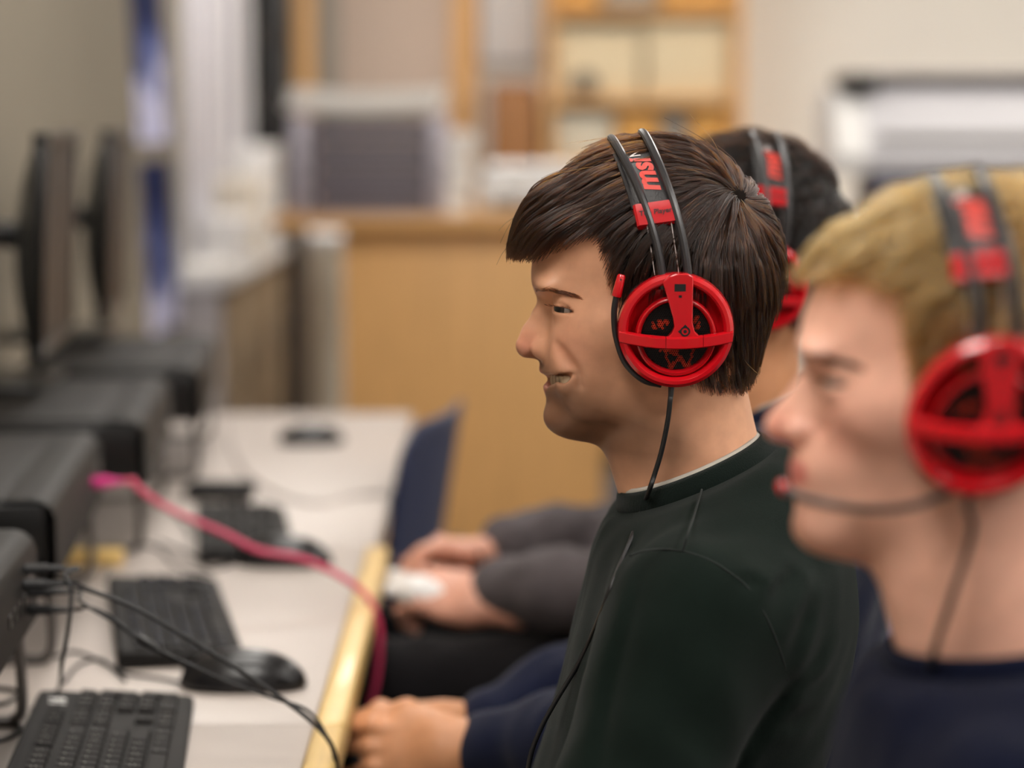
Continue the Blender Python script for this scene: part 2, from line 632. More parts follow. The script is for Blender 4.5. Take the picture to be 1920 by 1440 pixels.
def scalp(p):
    """smooth stand-in for the skull under the hair"""
    q = p.astype(np.float32)
    d = ell(q, (.0150, 0, .0465), (.0985, .0715, .0925))
    return smin(d, cone(q, (-.010, 0, .015), (-.014, 0, -.10), .060, .051), .03)


def head_sdf(smile=True, nose_up=0.0, neck_to=(-.050, 0, -.215), detail=None):
    """detail None: sculpt in two passes, the second lays folds and lips on the first"""
    if detail is None:
        def on(f0, px, py, sink=0.0):
            q = hp(px, py, .03)
            for _ in range(4):
                q = hp(px, py, surf_y(f0, q[0], q[2]) - sink)
            return q
        f0 = head_sdf(smile, nose_up, neck_to, {})
        D = dict(cheek=on(f0, 1084, 656, .0105), jowl=on(f0, 1104, 712, .0085))
        if smile:
            f1 = head_sdf(smile, nose_up, neck_to, D)
            D.update(mc=on(f1, 1079, 702, .002), ml=on(f1, 1050, 701, .002), lm=on(f1, 1054, 724, .003),
                     fold=[on(f1, 1043, 647), on(f1, 1051, 661), on(f1, 1062, 676), on(f1, 1072, 690), on(f1, 1081, 704), on(f1, 1087, 722)], cm=on(f1, 1052, 708, .001))
        return head_sdf(smile, nose_up, neck_to, D)
    D = detail
    tip = hp(967, 649); up = nose_up

    def face(q, d):
        d = smin(d, ell(q, (.078, 0, -.081), (.0225, .020, .016)), .018)                  # chin
        d = smin(d, ell(q, (.0945, .022, .0300), (.013, .026, .0085), rot('Z', -20)), .018)  # brow
        d = smin(d, ell(q, (.049, .0475, -.003), (.026, .011, .014)), .032)                # cheekbone
        d = smax(d, -ell(q, (EYE[0] + .0230, .0285, EYE[2] + .0015), (.0140, .0200, .0095), rot('Z', 30)), .014)   # socket
        # nose
        ns = chain(q, [(.0985, 0, .0150), (.1045, 0, .004), (.1120, 0, -.0095), (tip[0] - .0088, 0, tip[2] + .001 + up)],
                   [.0066, .0064, .0070, .0088], .008)
        side = chain(q, [(.093, .004, .010), (.0965, .0052, -.008), (.102, .0066, -.0205)], [.0066, .0078, .0090], .012)
        ns = smin(ns, side, .008)
        ns = smin(ns, ell(q, (tip[0] - .0245, .0124, tip[2] - .0012 + up), (.0120, .0066, .0078), rot('Z', 12)), .006)
        ns = smin(ns, cone(q, (tip[0] - .009, 0, tip[2] - .0035 + up), (tip[0] - .021, 0, tip[2] - .0065 + up), .0048, .0045), .006)
        ns = smax(ns, -ell(q, (tip[0] - .0165, .0062, tip[2] - .0095 + up), (.0065, .0030, .0040), rot('Z', 15)), .003)
        d = smin(d, ns, .0060)
        d = smax(d, -chain(q, [(tip[0] - .0180, .0170, tip[2] + .0090), (tip[0] - .0270, .0200, tip[2] + .0085), (tip[0] - .0355, .0215, tip[2] + .003), (tip[0] - .0360, .0195, tip[2] - .006)], [.0004, .0010, .0014, .0012], .004), .004)
        if smile:
            d = smin(d, ell(q, (.079, 0, -.0455), (.0235, .022, .020)), .014)             # muzzle
            if D:
                d = smin(d, ell(q, D['cheek'], (.0190, .0125, .0190)), .026)                 # raised cheek
                d = smin(d, ell(q, D['jowl'], (.020, .0095, .026)), .028)
            if 'mc' in D:
                mc, ml, lm = D['mc'], D['ml'], D['lm']
                ul, ll = hp(1016, 694), hp(1024, 727)
                d = smax(d, -chain(q, D['fold'], [.0001, .0007, .0010, .0010, .0006, .0001], .006), .009)
                cm = D['cm']
                cav = chain(q, [(ul[0] + .002, 0, ul[2] - .0074), (ul[0] - .006, .010, ul[2] - .0072), (cm[0], cm[1], cm[2]), (mc[0] + .003, mc[1] - .001, mc[2] - .0004)], [.0046, .0044, .0038, .0018], .006)
                cav = smin(cav, ell(q, (.076, 0, -.0475), (.020, .022, .0045)), .004)
                lips = smin(chain(q, [(ul[0] - .0048, 0, ul[2] + .0002), (ml[0] - .003, ml[1] - .0025, ml[2] + .0018), (mc[0] + .002, mc[1] - .0035, mc[2] + .0015)], [.0042, .0040, .0020], .006),
                            chain(q, [(ll[0] - .0058, 0, ll[2]), (lm[0] - .003, lm[1] - .0022, lm[2]), (mc[0] + .002, mc[1] - .0040, mc[2] - .0022)], [.0056, .0052, .0022], .006), .001)
                d = smax(d, -cav, .005)
                d = smin(d, lips, .0050)
                d = smax(d, -chain(q, [(ul[0] + .002, 0, ul[2] - .0074), (ul[0] - .007, .010, ul[2] - .0072), (cm[0] - .002, cm[1] - .0015, cm[2]), (mc[0] + .003, mc[1] - .001, mc[2] - .0004)], [.0044, .0042, .0035, .0014], .006), .002)
        else:
            d = smin(d, ell(q, (.082, 0, -.0455), (.0225, .0245, .021)), .014)
            up_l = chain(q, [(.0985, 0, -.0405), (.0945, .012, -.0415), (.083, .0235, -.0445)], [.0044, .0042, .002], .006)
            lo_l = chain(q, [(.0965, 0, -.0500), (.0925, .012, -.0492), (.083, .0235, -.0455)], [.0052, .0046, .002], .006)
            d = smin(d, smin(up_l, lo_l, .0012), .005)
        # lids over the eyeball, then the opening
        e = EYE
        d = smin(d, sph(q, (e[0], e[1], e[2]), EYE_R + .0020), .0050)
        a = math.radians(47)
        oc = (e[0] + .0125 * math.cos(a), e[1] + .0125 * math.sin(a), e[2] - .0010)
        d = smax(d, -ell(q, oc, (.0080, .0150, .0021), rot('Z', math.degrees(a)) @ rot('X', -4)), .0016)
        cr = [(e[0] + .0146 * math.cos(math.radians(t)), e[1] + .0146 * math.sin(math.radians(t)), e[2] + .0050 - .00006 * abs(t - 25)) for t in (-15, 10, 35, 60, 85)]
        d = smax(d, -chain(q, cr, [.0005, .0008, .0008, .0007, .0004], .003), .003)
        return d

    def f(p):
        q = p.astype(np.float32).copy(); q[:, 1] = np.abs(q[:, 1])          # both halves alike
        d = skull(q)
        st = lambda v: np.clip(v, 0, 1) ** 2 * (3 - 2 * np.clip(v, 0, 1))
        d = smax(d, scalp(q) + .0012 - .06 * st((q[:, 0] - .045) / .05) - .06 * st((.055 - q[:, 2]) / .05), .010)   # crown stays under the hair
        n = np.array([.15, .45, -.88], np.float32); n /= np.linalg.norm(n)
        d = smax(d, (q - np.array([.080, 0, -.0950], np.float32)) @ n, .020)                 # underside of the jaw
        low = q[:, 2] < .03
        if low.any():
            ql = q[low]
            nk = chain(ql, [(-.012, 0, -.02), (-.014, 0, -.10), neck_to], [.046, .0515, .064], .03)
            nk = smin(nk, cone(ql, (.030, 0, -.100), (.012, 0, -.160), .013, .016), .03)          # throat
            nk = smin(nk, cone(ql, (-.035, .040, -.035), (.014, .018, -.165), .010, .011), .022)  # neck muscle
            d[low] = smin(d[low], nk, .022)
        m = (q[:, 0] > .004) & (q[:, 2] < .062) & (q[:, 2] > -.125) & (d < .05)
        if m.any():
            d[m] = face(q[m], d[m])
        return d
    f.D = D
    return f


def skin_tint(V, base, lip, stub_shade, ruddy, smile=True, stubble_shade=0.5):
    """colour of the skin: lips, beard with painted jaw shade, ruddy nose and cheeks, brows (V in the head frame)"""
    x, y, z = V[:, 0], np.abs(V[:, 1]), V[:, 2]
    base, lip, stub_shade, ruddy = (np.array(c[:3]) for c in (base, lip, stub_shade, ruddy))
    c = np.repeat(base[None], len(V), 0)
    g = lambda cx, cy, cz, r: np.exp(-(((x - cx) ** 2 + (y - cy) ** 2 + (z - cz) ** 2) / r ** 2))
    r = np.clip(0.75 * g(.118, .006, -.022, .014) + 0.45 * g(.078, .042, -.016, .02) + .25 * g(.10, 0, -.085, .02), 0, 1)[:, None]
    c = c * (1 - r) + ruddy * r
    s = np.clip((-.040 - z - 0.35 * (.06 - x)) / .03, 0, 1) * np.clip((x + .035) / .03, 0, 1) * np.clip((z + .135) / .03, 0, 1)
    s = s + 0.7 * np.exp(-((z + .0365) / .006) ** 2) * np.exp(-(y / .026) ** 2) * (x > .085)
    s = (np.clip(s, 0, 1) * stubble_shade)[:, None]  # beard tone, with the shade of the jaw painted into it
    c = c * (1 - s) + stub_shade * s
    if smile:
        lp = [hp(1016, 696), hp(1040, 700, .014), hp(1076, 706, .0255), hp(1050, 722, .015), hp(1022, 727)]
        m = np.minimum.reduce([np.sqrt((x - q[0]) ** 2 + (y - q[1]) ** 2 + (z - q[2]) ** 2) for q in
                               [lp[0] * (1 - t) + lp[1] * t for t in (0, .5, 1)] + [lp[4] * (1 - t) + lp[3] * t for t in (0, .5, 1)] + [lp[3] * .5 + lp[2] * .5, lp[1] * .5 + lp[2] * .5]])
        l = np.clip((.0072 - m) / .0022, 0, 1)
    else:
        m = np.sqrt(np.maximum(np.abs(z + .045) - .002, 0) ** 2 + np.maximum(y - .017, 0) ** 2)
        l = np.clip((.0065 - m) / .002, 0, 1) * (x > .075)
    l = l[:, None] * 0.85
    c = c * (1 - l) + lip * l
    return c


class Frame:
    """places head-frame points in the world: faces -X, small yaw about z, optional pitch, scale"""
    def __init__(self, C, yaw=0.0, pitch=0.0, s=1.0, roll=0.0, slope=0.0, crown=1.0):
        self.crown = crown                                  # height of the crown, 1 = tall
        self.slope = slope                                  # how far the brow and crown lean back
        self.C = np.asarray(C, float); self.s = s
        R = Matrix.Rotation(math.pi + math.radians(yaw), 3, 'Z') @ Matrix.Rotation(math.radians(pitch), 3, 'Y') @ Matrix.Rotation(math.radians(roll), 3, 'X')
        self.R = np.array(R)

    def w(self, P):
        P = np.array(P, float).reshape(-1, 3)
        if self.crown != 1.0:
            P[:, 2] = np.where(P[:, 2] > .025, .025 + (P[:, 2] - .025) * self.crown, P[:, 2])
        if self.slope:
            P[:, 0] -= self.slope * np.maximum(P[:, 2], -.06)
        return (P * self.s) @ self.R.T + self.C

    def l(self, P):
        return ((np.asarray(P, float) - self.C) @ self.R) / self.s

    def M(self):
        m = Matrix(self.R.tolist()).to_4x4()
        m = Matrix.Translation(Vector(self.C)) @ m @ Matrix.Scale(self.s, 4)
        return m

# ------------------------------------------------------------------ hair
def resample(P, n):
    """(m, k, 3) strands to n points"""
    m, k, _ = P.shape
    t = np.linspace(0, k - 1.0001, n)
    i = t.astype(int); w = (t - i)[None, :, None]
    return P[:, i] * (1 - w) + P[:, i + 1] * w


def hair_mat(name, melanin, red, rough=.32, col=None):
    m = bpy.data.materials.new(name)
    m.use_nodes = True
    nt = m.node_tree
    nt.nodes.clear()
    out = nt.nodes.new('ShaderNodeOutputMaterial')
    h = nt.nodes.new('ShaderNodeBsdfHairPrincipled')
    h.model = 'CHIANG'
    h.parametrization = 'MELANIN'
    h.inputs['Melanin'].default_value = melanin
    h.inputs['Melanin Redness'].default_value = red
    h.inputs['Roughness'].default_value = rough
    h.inputs['Radial Roughness'].default_value = .5
    h.inputs['Random Color'].default_value = .25
    h.inputs['Random Roughness'].default_value = .2
    nt.links.new(h.outputs[0], out.inputs[0])
    return m


def strands_object(name, P, r0, r1, m, parent, jitter=True):
    """P: (n, k, 3) world points, drawn as hair curves"""
    n, k, _ = P.shape
    cd = bpy.data.hair_curves.new(name)
    cd.add_curves([k] * n)
    base = wloc(parent)
    cd.position_data.foreach_set('vector', (P - base).astype(np.float32).ravel())
    t = np.linspace(0, 1, k)
    rad = r0 + (r1 - r0) * np.clip(t, 0, 1) ** 1.6
    R = np.repeat(rad[None], n, 0) * (0.75 + 0.5 * rng.random((n, 1)))
    at = cd.attributes.get('radius') or cd.attributes.new('radius', 'FLOAT', 'POINT')
    at.data.foreach_set('value', R.astype(np.float32).ravel())
    cd.materials.append(m)
    o = bpy.data.objects.new(name, cd)
    COL.objects.link(o)
    o.parent = parent
    return o


def grow(skull_f, roots, whorl, length, thick, gravity, steps=18, swirl=0.0, lift=None, drift=None):
    """guide strands combed away from the whorl along the skull; all arrays per root"""
    n = len(roots)
    p = roots.astype(np.float32).copy()
    out = [p.copy()]
    st = (length / (steps - 1)).astype(np.float32)[:, None]
    for i in range(1, steps):
        t = i / (steps - 1)
        g = grad(skull_f, p, 1e-3)
        g /= np.linalg.norm(g, axis=1)[:, None] + 1e-9
        rad = p - whorl
        rad /= np.linalg.norm(rad, axis=1)[:, None] + 1e-9
        sw = np.cross(g, rad)
        gz = np.repeat(np.array([[0, 0, -1.0]], np.float32), n, 0)
        gr = gravity(p)[:, None] if callable(gravity) else gravity
        d = rad * (1 - gr) + gz * gr + sw * swirl
        if drift is not None:
            d = d + drift(p)
        d = d - g * (d * g).sum(1)[:, None]
        d /= np.linalg.norm(d, axis=1)[:, None] + 1e-9
        p = p + d * st
        s = skull_f(p)
        want = thick * min(1.0, 0.15 + 1.9 * t) if lift is None else thick * lift(t)
        p = p - ((s - want)[:, None]) * g
        out.append(p.copy())
    return np.stack(out, 1)


def clump(guides, normals, per, spread, wave=.0, tip=.25, frizz=.0006, layer=.003):
    """children round every guide: parallel at the root, drawn together at the tip"""
    n, k, _ = guides.shape
    t = np.linspace(0, 1, k)[None, :, None]
    G = np.repeat(guides, per, 0)
    N = np.repeat(normals, per, 0)
    m = len(G)
    T = np.gradient(G, axis=1); T /= np.linalg.norm(T, axis=2)[:, :, None] + 1e-9
    B = np.cross(T, N[:, None, :]); B /= np.linalg.norm(B, axis=2)[:, :, None] + 1e-9
    NN = np.cross(B, T)
    a = rng.normal(0, 1, (m, 1, 1)); b = rng.random((m, 1, 1))
    w = (1 - (1 - tip) * t ** 1.2)
    P = G + B * a * spread * w + NN * (b - .6) * layer * w
    ph = rng.random((m, 1, 1)) * 6.28; fq = 5 + 5 * rng.random((m, 1, 1))
    P = P + (B * np.sin(ph + fq * t) + NN * np.cos(ph * 1.7 + fq * t)) * frizz * (0.3 + t)
    if wave:
        P = P + (B * np.sin(ph + 9 * t) + NN * np.cos(ph + 9 * t)) * wave * t
    cut = 0.72 + 0.28 * rng.random((m, 1))
    idx = np.linspace(0, 1, k)[None] * cut * (k - 1)
    i0 = np.minimum(idx.astype(int), k - 2); fr = (idx - i0)[:, :, None]
    rows = np.arange(m)[:, None]
    return P[rows, i0] * (1 - fr) + P[rows, i0 + 1] * fr


def trim(P, extent, jit):
    """cut every strand where it leaves the outline (x, z) of the haircut, a little unevenly"""
    n, k, _ = P.shape
    sd = poly2(P[:, :, 0].ravel(), P[:, :, 2].ravel(), extent).reshape(n, k)
    out = sd > (rng.random((n, 1)) - .4) * jit
    first = np.where(out.any(1), np.maximum(np.argmax(out, 1), 1), k - 1).astype(float)
    idx = np.linspace(0, 1, k)[None] * first[:, None]
    i0 = np.minimum(idx.astype(int), k - 2); fr = (idx - i0)[:, :, None]
    rows = np.arange(n)[:, None]
    Q = P[rows, i0] * (1 - fr) + P[rows, i0 + 1] * fr
    return Q[first >= 2]

# ------------------------------------------------------------------ people
SKIN = {}


def skin_mat(name, base, stubble_shade=True):
    m = mat(name, base, rough=.46, spec=.42, attr='tint', var=.16, var_scale=55, bump=.04, bump_scale=1100, sss=.10)
    return m


def loft(table):
    T = np.array(table, float)
    zz = np.linspace(T[:, 0].min(), T[:, 0].max(), 200)
    o = np.argsort(T[:, 0])
    xc, a, b = (np.interp(zz, T[o, 0], T[o, k]) for k in (1, 2, 3))
    ker = np.hanning(17); ker /= ker.sum()
    xc, a, b = (np.convolve(np.pad(v, 8, mode='edge'), ker, 'valid') for v in (xc, a, b))
    z0, z1 = zz[0], zz[-1]

    def f(p, n=2.3):
        x, y, z = p[:, 0], np.abs(p[:, 1]), p[:, 2]
        c, A, B = (np.interp(z, zz, v).astype(np.float32) for v in (xc, a, b))
        F = ((np.abs(x - c) / A) ** n + (y / B) ** n) ** (1 / n) + 1e-6
        d = np.sqrt((x - c) ** 2 + y ** 2) * (1 - 1 / F)
        d = np.maximum(d, -.06)
        return smax(smax(d, (z - z1).astype(np.float32), .03), (z0 - z).astype(np.float32), .03)
    return f


TORSO = [(-.100, -.050, .040, .050), (-.130, -.048, .058, .085), (-.165, -.046, .082, .150), (-.20, -.044, .096, .178),
         (-.26, -.040, .106, .182), (-.34, -.026, .112, .170), (-.44, -.012, .115, .160), (-.56, -.012, .122, .165), (-.66, -.020, .125, .175)]


def shirt_sdf(torso, arms, folds=(), off=.006, k=.045, wob=.0022, seed=0.0, cut=None):
    tf = loft(torso)

    def f(p):
        p = p.astype(np.float32)
        d = tf(p)
        for sh, el, wr in arms:
            mid = tuple(np.array(el) * .3 + np.array(wr) * .7)
            a = chain(p, [sh, el, mid, wr], [.061, .053, .044, .038], .035)
            d = smin(d, a, k)
        d = d - off
        s = np.sin
        x, y, z = p[:, 0] * 1, p[:, 1], p[:, 2]
        w = s(31 * x + 23 * z + 9 * s(11 * y + seed)) * s(27 * y - 17 * z + 5 * s(19 * x)) + .6 * s(63 * x - 41 * z + 6 * s(23 * y + seed)) * s(47 * y + 38 * z)
        d = d + wob * w
        if folds:                                            # creases: ridges along paths of the side view, on the near side
            near = p[:, 1] > .02
            pn = p[near]
            acc = np.zeros(len(pn), np.float32)
            for pts, amp, wid in folds:
                lo = np.min(pts, 0) - 3 * wid; hi = np.max(pts, 0) + 3 * wid
                m = (pn[:, 0] > lo[0]) & (pn[:, 0] < hi[0]) & (pn[:, 2] > lo[1]) & (pn[:, 2] < hi[1])
                if not m.any():
                    continue
                px, pz = pn[m, 0], pn[m, 2]
                best = np.full(len(px), 1e9, np.float32); av = np.zeros(len(px), np.float32)
                for i in range(len(pts) - 1):
                    a0, b0 = np.array(pts[i], np.float32), np.array(pts[i + 1], np.float32)
                    e = b0 - a0
                    t = np.clip(((px - a0[0]) * e[0] + (pz - a0[1]) * e[1]) / (e @ e + 1e-12), 0, 1)
                    dd = (px - a0[0] - t * e[0]) ** 2 + (pz - a0[1] - t * e[1]) ** 2
                    k_ = dd < best
                    best = np.where(k_, dd, best); av = np.where(k_, amp[i] + (amp[i + 1] - amp[i]) * t, av)
                acc[m] += av * np.exp(-best / wid ** 2)
            d[near] -= acc
        if cut is not None:
            cx, cz, al, dz = cut
            d = smax(d, ((x - cx) * math.sin(al) + (z - cz) * math.cos(al) - dz).astype(np.float32), .010)
        return d
    return f


def hand_sdf(curl=(38, 62, 40), thumb=0.0):
    ys = [.031, .0105, -.0105, -.0300]
    ln = [(.041, .026, .020), (.045, .029, .021), (.042, .027, .021), (.033, .021, .018)]
    fing = []
    for y, L in zip(ys, ln):
        p = np.array([.090 - abs(y - .008) * .16, y, .002]); a = 0.0
        pts = [np.array([.045, y * .7, 0]), p.copy()]
        for l, c in zip(L, curl):
            a += math.radians(c)
            p = p + l * np.array([math.cos(a), 0.0, -math.sin(a)])
            pts.append(p.copy())
        fing.append(pts)
    th = [np.array([.022, .024, -.010]), np.array([.052, .047, -.016]), np.array([.084, .050 - thumb, -.012]), np.array([.112, .040 - thumb, -.012])]

    def f(p):
        p = p.astype(np.float32)
        d = ell(p, (.050, .001, -.001), (.052, .043, .0165))
        d = smin(d, ell(p, (.036, .026, -.010), (.030, .019, .015)), .014)
        d = smin(d, ell(p, (.036, -.024, -.008), (.034, .016, .014)), .014)
        for q in fing:
            c = chain(p, q, [.0085, .0098, .0088, .0080, .0066], .004)
            c = smin(c, sph(p, q[1] + np.array([0, 0, .0015]), .0102), .006)
            d = smin(d, c, .005)
        t = chain(p, th, [.0160, .0130, .0098, .0082], .008)
        d = smin(d, t, .010)
        d = smin(d, cone(p * np.array([1, .86, 1.12], np.float32), (-.045, 0, 0), (.012, 0, 0), .0285, .0275), .022)
        return d
    return f


HAND_CACHE = {}


def hand_mesh(curl, thumb=0.0):
    key = (curl, thumb)
    if key not in HAND_CACHE:
        HAND_CACHE[key] = sdf_mesh(hand_sdf(curl, thumb), (-.085, -.07, -.095), (.19, .085, .045), .0027, newton=1)
    return HAND_CACHE[key]


def place_hand(wrist, fwd, dorsal, side, curl=(38, 62, 40), thumb=0.0):
    """hand mesh in the world; side +1 = thumb towards +y of the hand frame"""
    V, F = hand_mesh(curl, thumb)
    x = np.array(fwd, float); x /= np.linalg.norm(x)
    z = np.array(dorsal, float); z -= x * (z @ x); z /= np.linalg.norm(z)
    y = np.cross(z, x)
    W = V[:, :1] * x + V[:, 1:2] * y * side + V[:, 2:3] * z + np.array(wrist, float)
    return W, (F if side > 0 else F[:, ::-1])


def join(parts):
    V, F, k = [], [], 0
    for v, f in parts:
        V.append(v); F.append(np.asarray(f) + k); k += len(v)
    return np.vstack(V), np.vstack(F)


def eye_mesh(gaze):
    g = np.array(gaze, float); g /= np.linalg.norm(g)
    b = MB()
    th = np.concatenate([[0, .10, .20, .235, .30, .45, .53, .56, .62], np.linspace(.7, math.pi, 12)])
    b.lathe([(EYE_R * math.sin(t) * (1.0 if t > .6 else 1.012), EYE_R * math.cos(t) * (1.0 if t > .6 else 1.03)) for t in th], 28)
    V = np.array(b.v)
    ang = np.arctan2(np.hypot(V[:, 0], V[:, 1]), V[:, 2])
    col = np.where((ang < .22)[:, None], (.004, .004, .004), np.where((ang < .55)[:, None], (.022, .013, .009), (.24, .21, .19)))
    R = np.array(Vector((0, 0, 1)).rotation_difference(Vector(g)).to_matrix())
    return V @ R.T, b.f, col


def seated_legs(hipx, kneex, foot, sp=.10, zhip=-.60, zk=-.60, floor=-1.17):
    def f(p):
        q = p.astype(np.float32).copy(); q[:, 1] = np.abs(q[:, 1])
        d = ell(q, (hipx, 0, zhip + .03), (.125, .180, .105))
        d = smin(d, chain(q, [(hipx + .02, .085, zhip), (kneex, sp + .01, zk), (foot, sp, floor + .09)], [.088, .066, .048], .03), .05)
        return d + .002 * np.sin(60 * q[:, 0] + 40 * q[:, 2]) * np.sin(50 * q[:, 1])
    return f


def shoe_sdf(kx, sy, zf):
    def f(p):
        p = p.astype(np.float32)
        d = ell(p, (kx + .06, sy, zf + .035), (.125, .046, .048))
        d = smin(d, ell(p, (kx - .02, sy, zf + .06), (.055, .042, .055)), .03)
        return smax(d, (zf + .004 - p[:, 2]).astype(np.float32), .008)
    return f


def build_person(name, label, C, yaw, hs, skin_cols, hair_fn, torso, arms, hands, shirt_m, trouser_m, h_head=.0022, smile=False, stubble_shade=.3,
                 folds=(), collar=None, collar_m=None, under=None, knee=.40, foot=.37, h_shirt=.008, head_pitch=0.0, wob=.0022, gaze=(1, .25, -.05), legs=True, nose_up=0.0,
                 neck_to=(-.050, 0, -.215), shoe_m=None, shirt_name='sweatshirt', roll=0.0, skin_name='skin', slope=0.0, crown=1.0):
    C = np.asarray(C, float)
    fr = Frame(C, yaw, head_pitch, hs, roll, slope, crown)
    fb = Frame(C, yaw, 0, hs)
    root = empty(name, (C[0] + .03, C[1], 0.0), label, 'person')
    f = head_sdf(smile, nose_up, neck_to)
    V, F = sdf_mesh(f, (-.12, -.09, -.19), (.14, .09, .16), h_head)
    base, lip, stub_shade, rud = skin_cols
    tint = skin_tint(V, base, lip, stub_shade, rud, smile, stubble_shade)
    parts = [(fr.w(V), F)]
    cols = [tint]
    for h in hands:
        W, HF = place_hand(*h)
        parts.append((W, HF)); cols.append(np.repeat(np.array(base[:3])[None], len(W), 0))
    WV, WF = join(parts)
    k = len(parts[0][0])
    for h, (sh, el, wr), (W, _) in zip(hands, arms, parts[1:]):         # arms run on under the sleeves and join neck and hand
        ctl_ = np.vstack([fb.w([(-.05, 0, -.17)])[0], fb.w([sh, el, wr])]); tt_ = np.linspace(0, 2.999, 10)
        path = np.array([ctl_[int(t)] * (1 - t % 1) + ctl_[int(t) + 1] * (t % 1) for t in tt_])
        tv, tf = tube_mesh(path, [.02, .026, .03, .03, .03, .028, .027, .026, .024, .02], 8, cap=False)
        b0 = len(WV)
        WV = np.vstack([WV, tv]); cols.append(np.repeat(np.array(base[:3])[None], len(tv), 0))
        i0 = int(np.argmin(((parts[0][0] - path[0]) ** 2).sum(1)))
        i1 = k + int(np.argmin(((W - path[-1]) ** 2).sum(1)))
        quads = [[b0 + q for q in f_] for f_ in tf]
        quads += [[b0 + j, b0 + (j + 1) % 8, i0, i0] for j in range(8)] + [[b0 + 72 + j, b0 + 72 + (j + 1) % 8, i1, i1] for j in range(8)]
        WF = np.vstack([WF, np.array(quads)])
        k += len(W)
    sk = skin_mat(skin_name, base)
    body = mk('body', WV, WF, sk, root, colors=np.vstack(cols))
    for s in (1, -1):
        ev, ef, ec = eye_mesh((gaze[0], gaze[1], gaze[2]))
        ev = ev + EYE * np.array([1, s, 1])
        mk('eye', fr.w(ev), ef, mat('eyeball', (.6, .6, .6, 1), rough=.08, attr='tint'), root, colors=ec)
    # shirt
    sf = shirt_sdf(torso, arms, folds, wob=wob, seed=float(len(label)), cut=(collar[0], collar[1], collar[4], -collar[5] * .72) if collar else None)
    A = np.array([q for a in arms for q in a])
    lo = np.minimum(A.min(0) - .07, (-.19, -.24, -.68)); hi = np.maximum(A.max(0) + .07, (.13, .24, -.085))
    SV, SF = sdf_mesh(sf, lo, hi, h_shirt, newton=2)
    mk(shirt_name, fb.w(SV), SF, shirt_m, root)
    if collar:
        cx, cz, ra, rb, tilt, wid = collar
        n = 72
        for nm, mm, r_in, w0, w1, th in [('collar', collar_m or shirt_m, 0.0, -wid, 0.0, .0032)] + ([('undershirt', under, -.0028, -wid * .5, .0022, .0016)] if under else []):
            V, Fc = [], []
            for i in range(n):
                t = 2 * math.pi * i / n
                for k in range(8):
                    ph = 2 * math.pi * k / 8
                    w = (w0 + w1) / 2 + (w1 - w0) / 2 * math.cos(ph)
                    o = th * math.sin(ph) + r_in - .38 * w + .0035
                    x = (ra + o) * math.cos(t); y = (rb + o) * math.sin(t)
                    ca, sa = math.cos(tilt), math.sin(tilt)
                    V.append((cx + x * ca - w * sa * -1, y, cz - x * sa * 1 + w * ca))
            for i in range(n):
                j = (i + 1) % n
                for k in range(8):
                    l = (k + 1) % 8
                    Fc.append([i * 8 + k, j * 8 + k, j * 8 + l, i * 8 + l])
            mk(nm, fb.w(V), Fc, mm, root)
    if legs:
        fl = -C[2] / hs
        lf = seated_legs(-.03, knee, foot, floor=fl, zhip=-(C[2] - .56), zk=-(C[2] - .575))
        LV, LF = sdf_mesh(lf, (-.18, -.24, fl - .01), (knee + .09, .24, -.45), .012, newton=1)
        mk('trousers', fb.w(LV), LF, trouser_m, root)
        for s in (1, -1):
            XV, XF = sdf_mesh(shoe_sdf(foot, s * .10, fl), (foot - .1, s * .10 - .06, fl - .01), (foot + .21, s * .10 + .06, fl + .14), .008, newton=1)
            mk('shoe', fb.w(XV), XF, shoe_m or trouser_m, root)
    hair_fn(root, fr)
    return root, fr, fb, sf


def brow_and_lashes(root, fr, f, m, dense=300):
    """eyebrow strands laid on the brow, lashes along the upper lid"""
    ctl = [(1003, 543), (1020, 543), (1045, 546), (1066, 550), (1086, 555)]
    pts = []
    for px, py in ctl:
        q = hp(px, py, .03)
        for _ in range(5):
            q = hp(px, py, surf_y(f, q[0], q[2]))
        pts.append(q)
    S = spline(pts, 60)
    u = rng.random(dense) ** 1.35; i = (u * 56).astype(int)
    p = S[i].copy(); p[:, 2] += (rng.random(dense) - .5) * 2 * .0026 * (1 - .5 * u)
    d = S[np.minimum(i + 3, 59)] - S[i]; d /= np.linalg.norm(d, axis=1)[:, None]
    d[:, 2] += .45 * (1 - u) * rng.random(dense) - .15
    L = .0060 + .003 * rng.random(dense)
    g = grad(f, p.astype(np.float32), 1e-3); g /= np.linalg.norm(g, axis=1)[:, None]
    K = []
    for t in np.linspace(0, 1, 5):
        q = p + d * (L * t)[:, None]
        q = q - g * (f(q.astype(np.float32)) - .0002 - .0007 * t)[:, None]
        K.append(q)
    K = np.stack(K, 1)
    a = np.radians(rng.uniform(2, 96, 60))
    e = EYE + np.stack([(EYE_R + .0022) * np.cos(a), (EYE_R + .0022) * np.sin(a), .0022 - .0016 * np.abs(a - .7)], -1)
    dd = np.stack([np.cos(a), np.sin(a), .1 + 0 * a], -1)
    E = np.stack([e + dd * .0062 * t + np.array([0, 0, .0022 * t * t - .001 * t]) for t in np.linspace(0, 1, 5)], 1)
    K = np.concatenate([K, E])
    P = np.concatenate([K, K * np.array([1, -1, 1])])
    return strands_object('eyebrows', fr.w(P.reshape(-1, 3)).reshape(-1, 5, 3), .00011, .00004, m, root)


def cap_mesh(root, fr, poly, off, m, h=.003, top=.02):
    fcap = lambda p: smax(scalp(p) - off, poly2(p[:, 0], p[:, 2], poly).astype(np.float32), .012)
    V, F = sdf_mesh(fcap, (-.12, -.095, -.10), (.14, .095, .18), h, newton=1)
    return mk('hair_base', fr.w(V), F, m, root)


